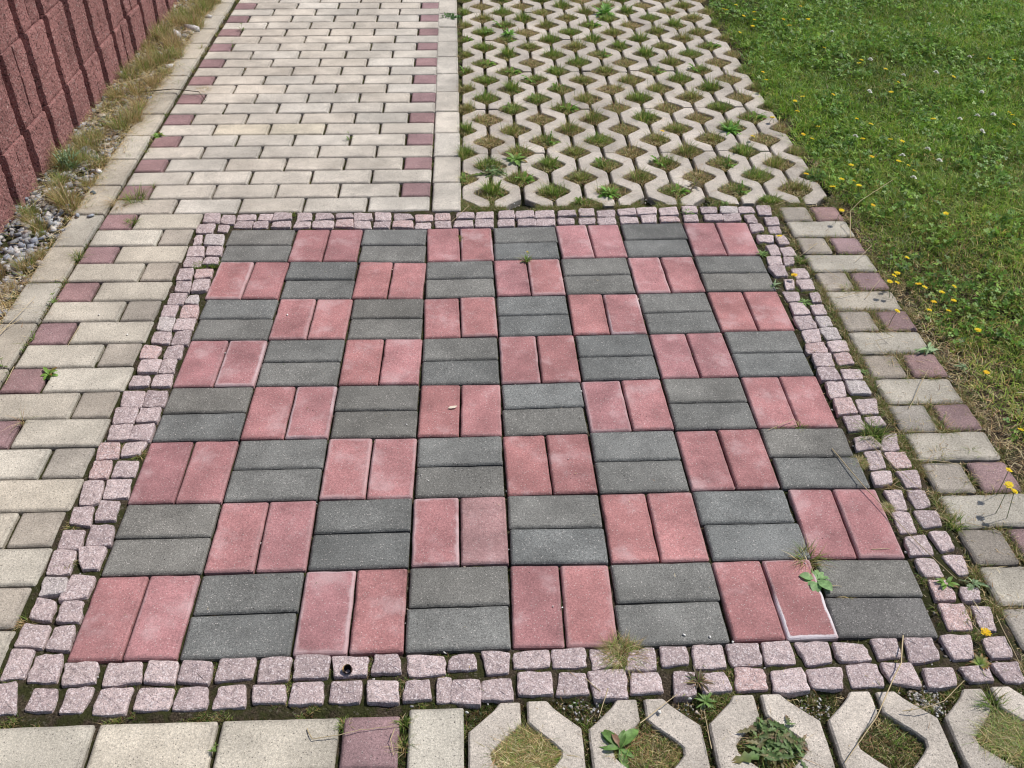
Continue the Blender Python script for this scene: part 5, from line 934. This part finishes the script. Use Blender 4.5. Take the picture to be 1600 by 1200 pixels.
for i, (x, y, h) in enumerate(YL):
    far = y > 1.3
    rr = (.0088 if y < .9 else .0098) * random.Random(i).uniform(.8, 1.12)
    o = flower(x, y, h, rr, (.86, .70, .02) if i % 5 else (.85, .58, .02), 'yellow_flower', i)
    if x < 1.0 and y < -.5: lab = 'single yellow flower by the near right corner of the cobbles'
    elif x < 1.05 and y < .9: lab = 'small yellow flower on the %s right cobbles' % ('far' if y > .6 else 'second far')
    elif x < 1.12 and y > 1: lab = 'yellow flower in a grid paver opening, %s counted from the near side' % ORD[spec.setdefault('g', 0)]; spec['g'] += 1
    else: lab = '%s yellow flower in the lawn, %s from the near side' % ('small' if far else 'open', ORD[i])
    tag(o, lab, 'flower', 'yellow flowers in the lawn')
for i, (x, y, h) in enumerate(sorted(WHITE, key=lambda p: p[1])):
    tag(flower(x, y, h, .0095, (.86, .84, .76), 'clover_flower', 400 + i), 'small white clover head in the far lawn, %s from the near side' % ORD[i], 'flower', 'white clover heads in the lawn')

# ---------------------------------------------------------------- dry stalks lying about
SL = ['tall bent dead stalk standing at the lawn edge by the bricks', 'long straw lying slantwise over the right cobbles and pink pair', 'long straw over the right cobbles above the other long one',
      'short straw leaning from a cream brick, right side', 'kinked straw on the third cream brick at the right', 'long bent straw across the near right grid paver', 'pale straw pointing into the second front paver hole',
      'curved straw over the near gritty notch on the right', 'thin kinked straw across the front dusky red half brick', 'short curled straw right of the front dusky red half brick', 'straw on the far right cobbles below the grid pavers',
      'short straw on the grey half brick, far right', 'straw pointing from the lawn onto the second cream brick', 'flat straw on the third right cream brick', 'slanting straw from lawn onto the third cream brick', 'short straw over a grey half brick, third row right',
      'straw lying on the left border, upper of two', 'straw lying on the left border, lower of two', 'straw in the joint beside a left dusky red half brick', 'short straw at the left picture edge', 'long straw stretching from the wall grass to the border',
      'dry stalk leaning from the far wall grass', 'tiny white straw on the near right pink brick', 'short pale straw beside the pale round-leaved weed', 'thin straw beside the second front notch', 'thin straw across a front cobble',
      'short upright straw between the last right cobbles', 'straw beside the single yellow corner flower', 'straw at the outer right edge of the corner cobbles', 'pale straw at the corner of the border and far cobbles', 'straw in the joint behind the nearest grey half brick',
      'straw lying parallel to the long cream brick', 'curved straw behind the third nearest cream brick on the right', 'straw over the gravel near the border', 'long straw arching over the gravel at the wall', 'thin straw under the last pink pair, mid right',
      'straw in the third front slot', 'straw crossing the two long ones at the right cobbles']
for i, pts in enumerate(STRAWS):
    p = np.array(pts); o3 = p[0].copy(); q = []
    for k in range(len(p) - 1):
        for t in np.linspace(0, 1, 4, endpoint=False): q.append(p[k] * (1 - t) + p[k + 1] * t)
    q.append(p[-1]); q = np.array(q) - np.array([o3[0], o3[1], 0])
    q[1:-1] += np.random.default_rng(i).normal(0, .0004, (len(q) - 2, 3)); a = Acc()
    tube(a, q, .0014 if i in (0, 1, 5) else .0010, np.array([.62, .50, .30]) * random.Random(i).uniform(.85, 1.1))
    tag(mobj('straw', a.mesh('straw', M_STRAW), None, (o3[0], o3[1], 0)), SL[i], 'straw')

a = Acc(); tube(a, [(0, 0, .004), (.16, .008, .014), (.27, -.03, .016), (.31, -.10, .006)], .0022, (.055, .04, .03))  # dark tube also models the twig's shadow across the bricks
tag(mobj('twig', a.mesh('twig', M_STRAW), None, (-1.425, 1.975, 0)), 'thin dark twig with its modelled shadow reaching from the wall grass onto a dusky red half brick', 'twig')
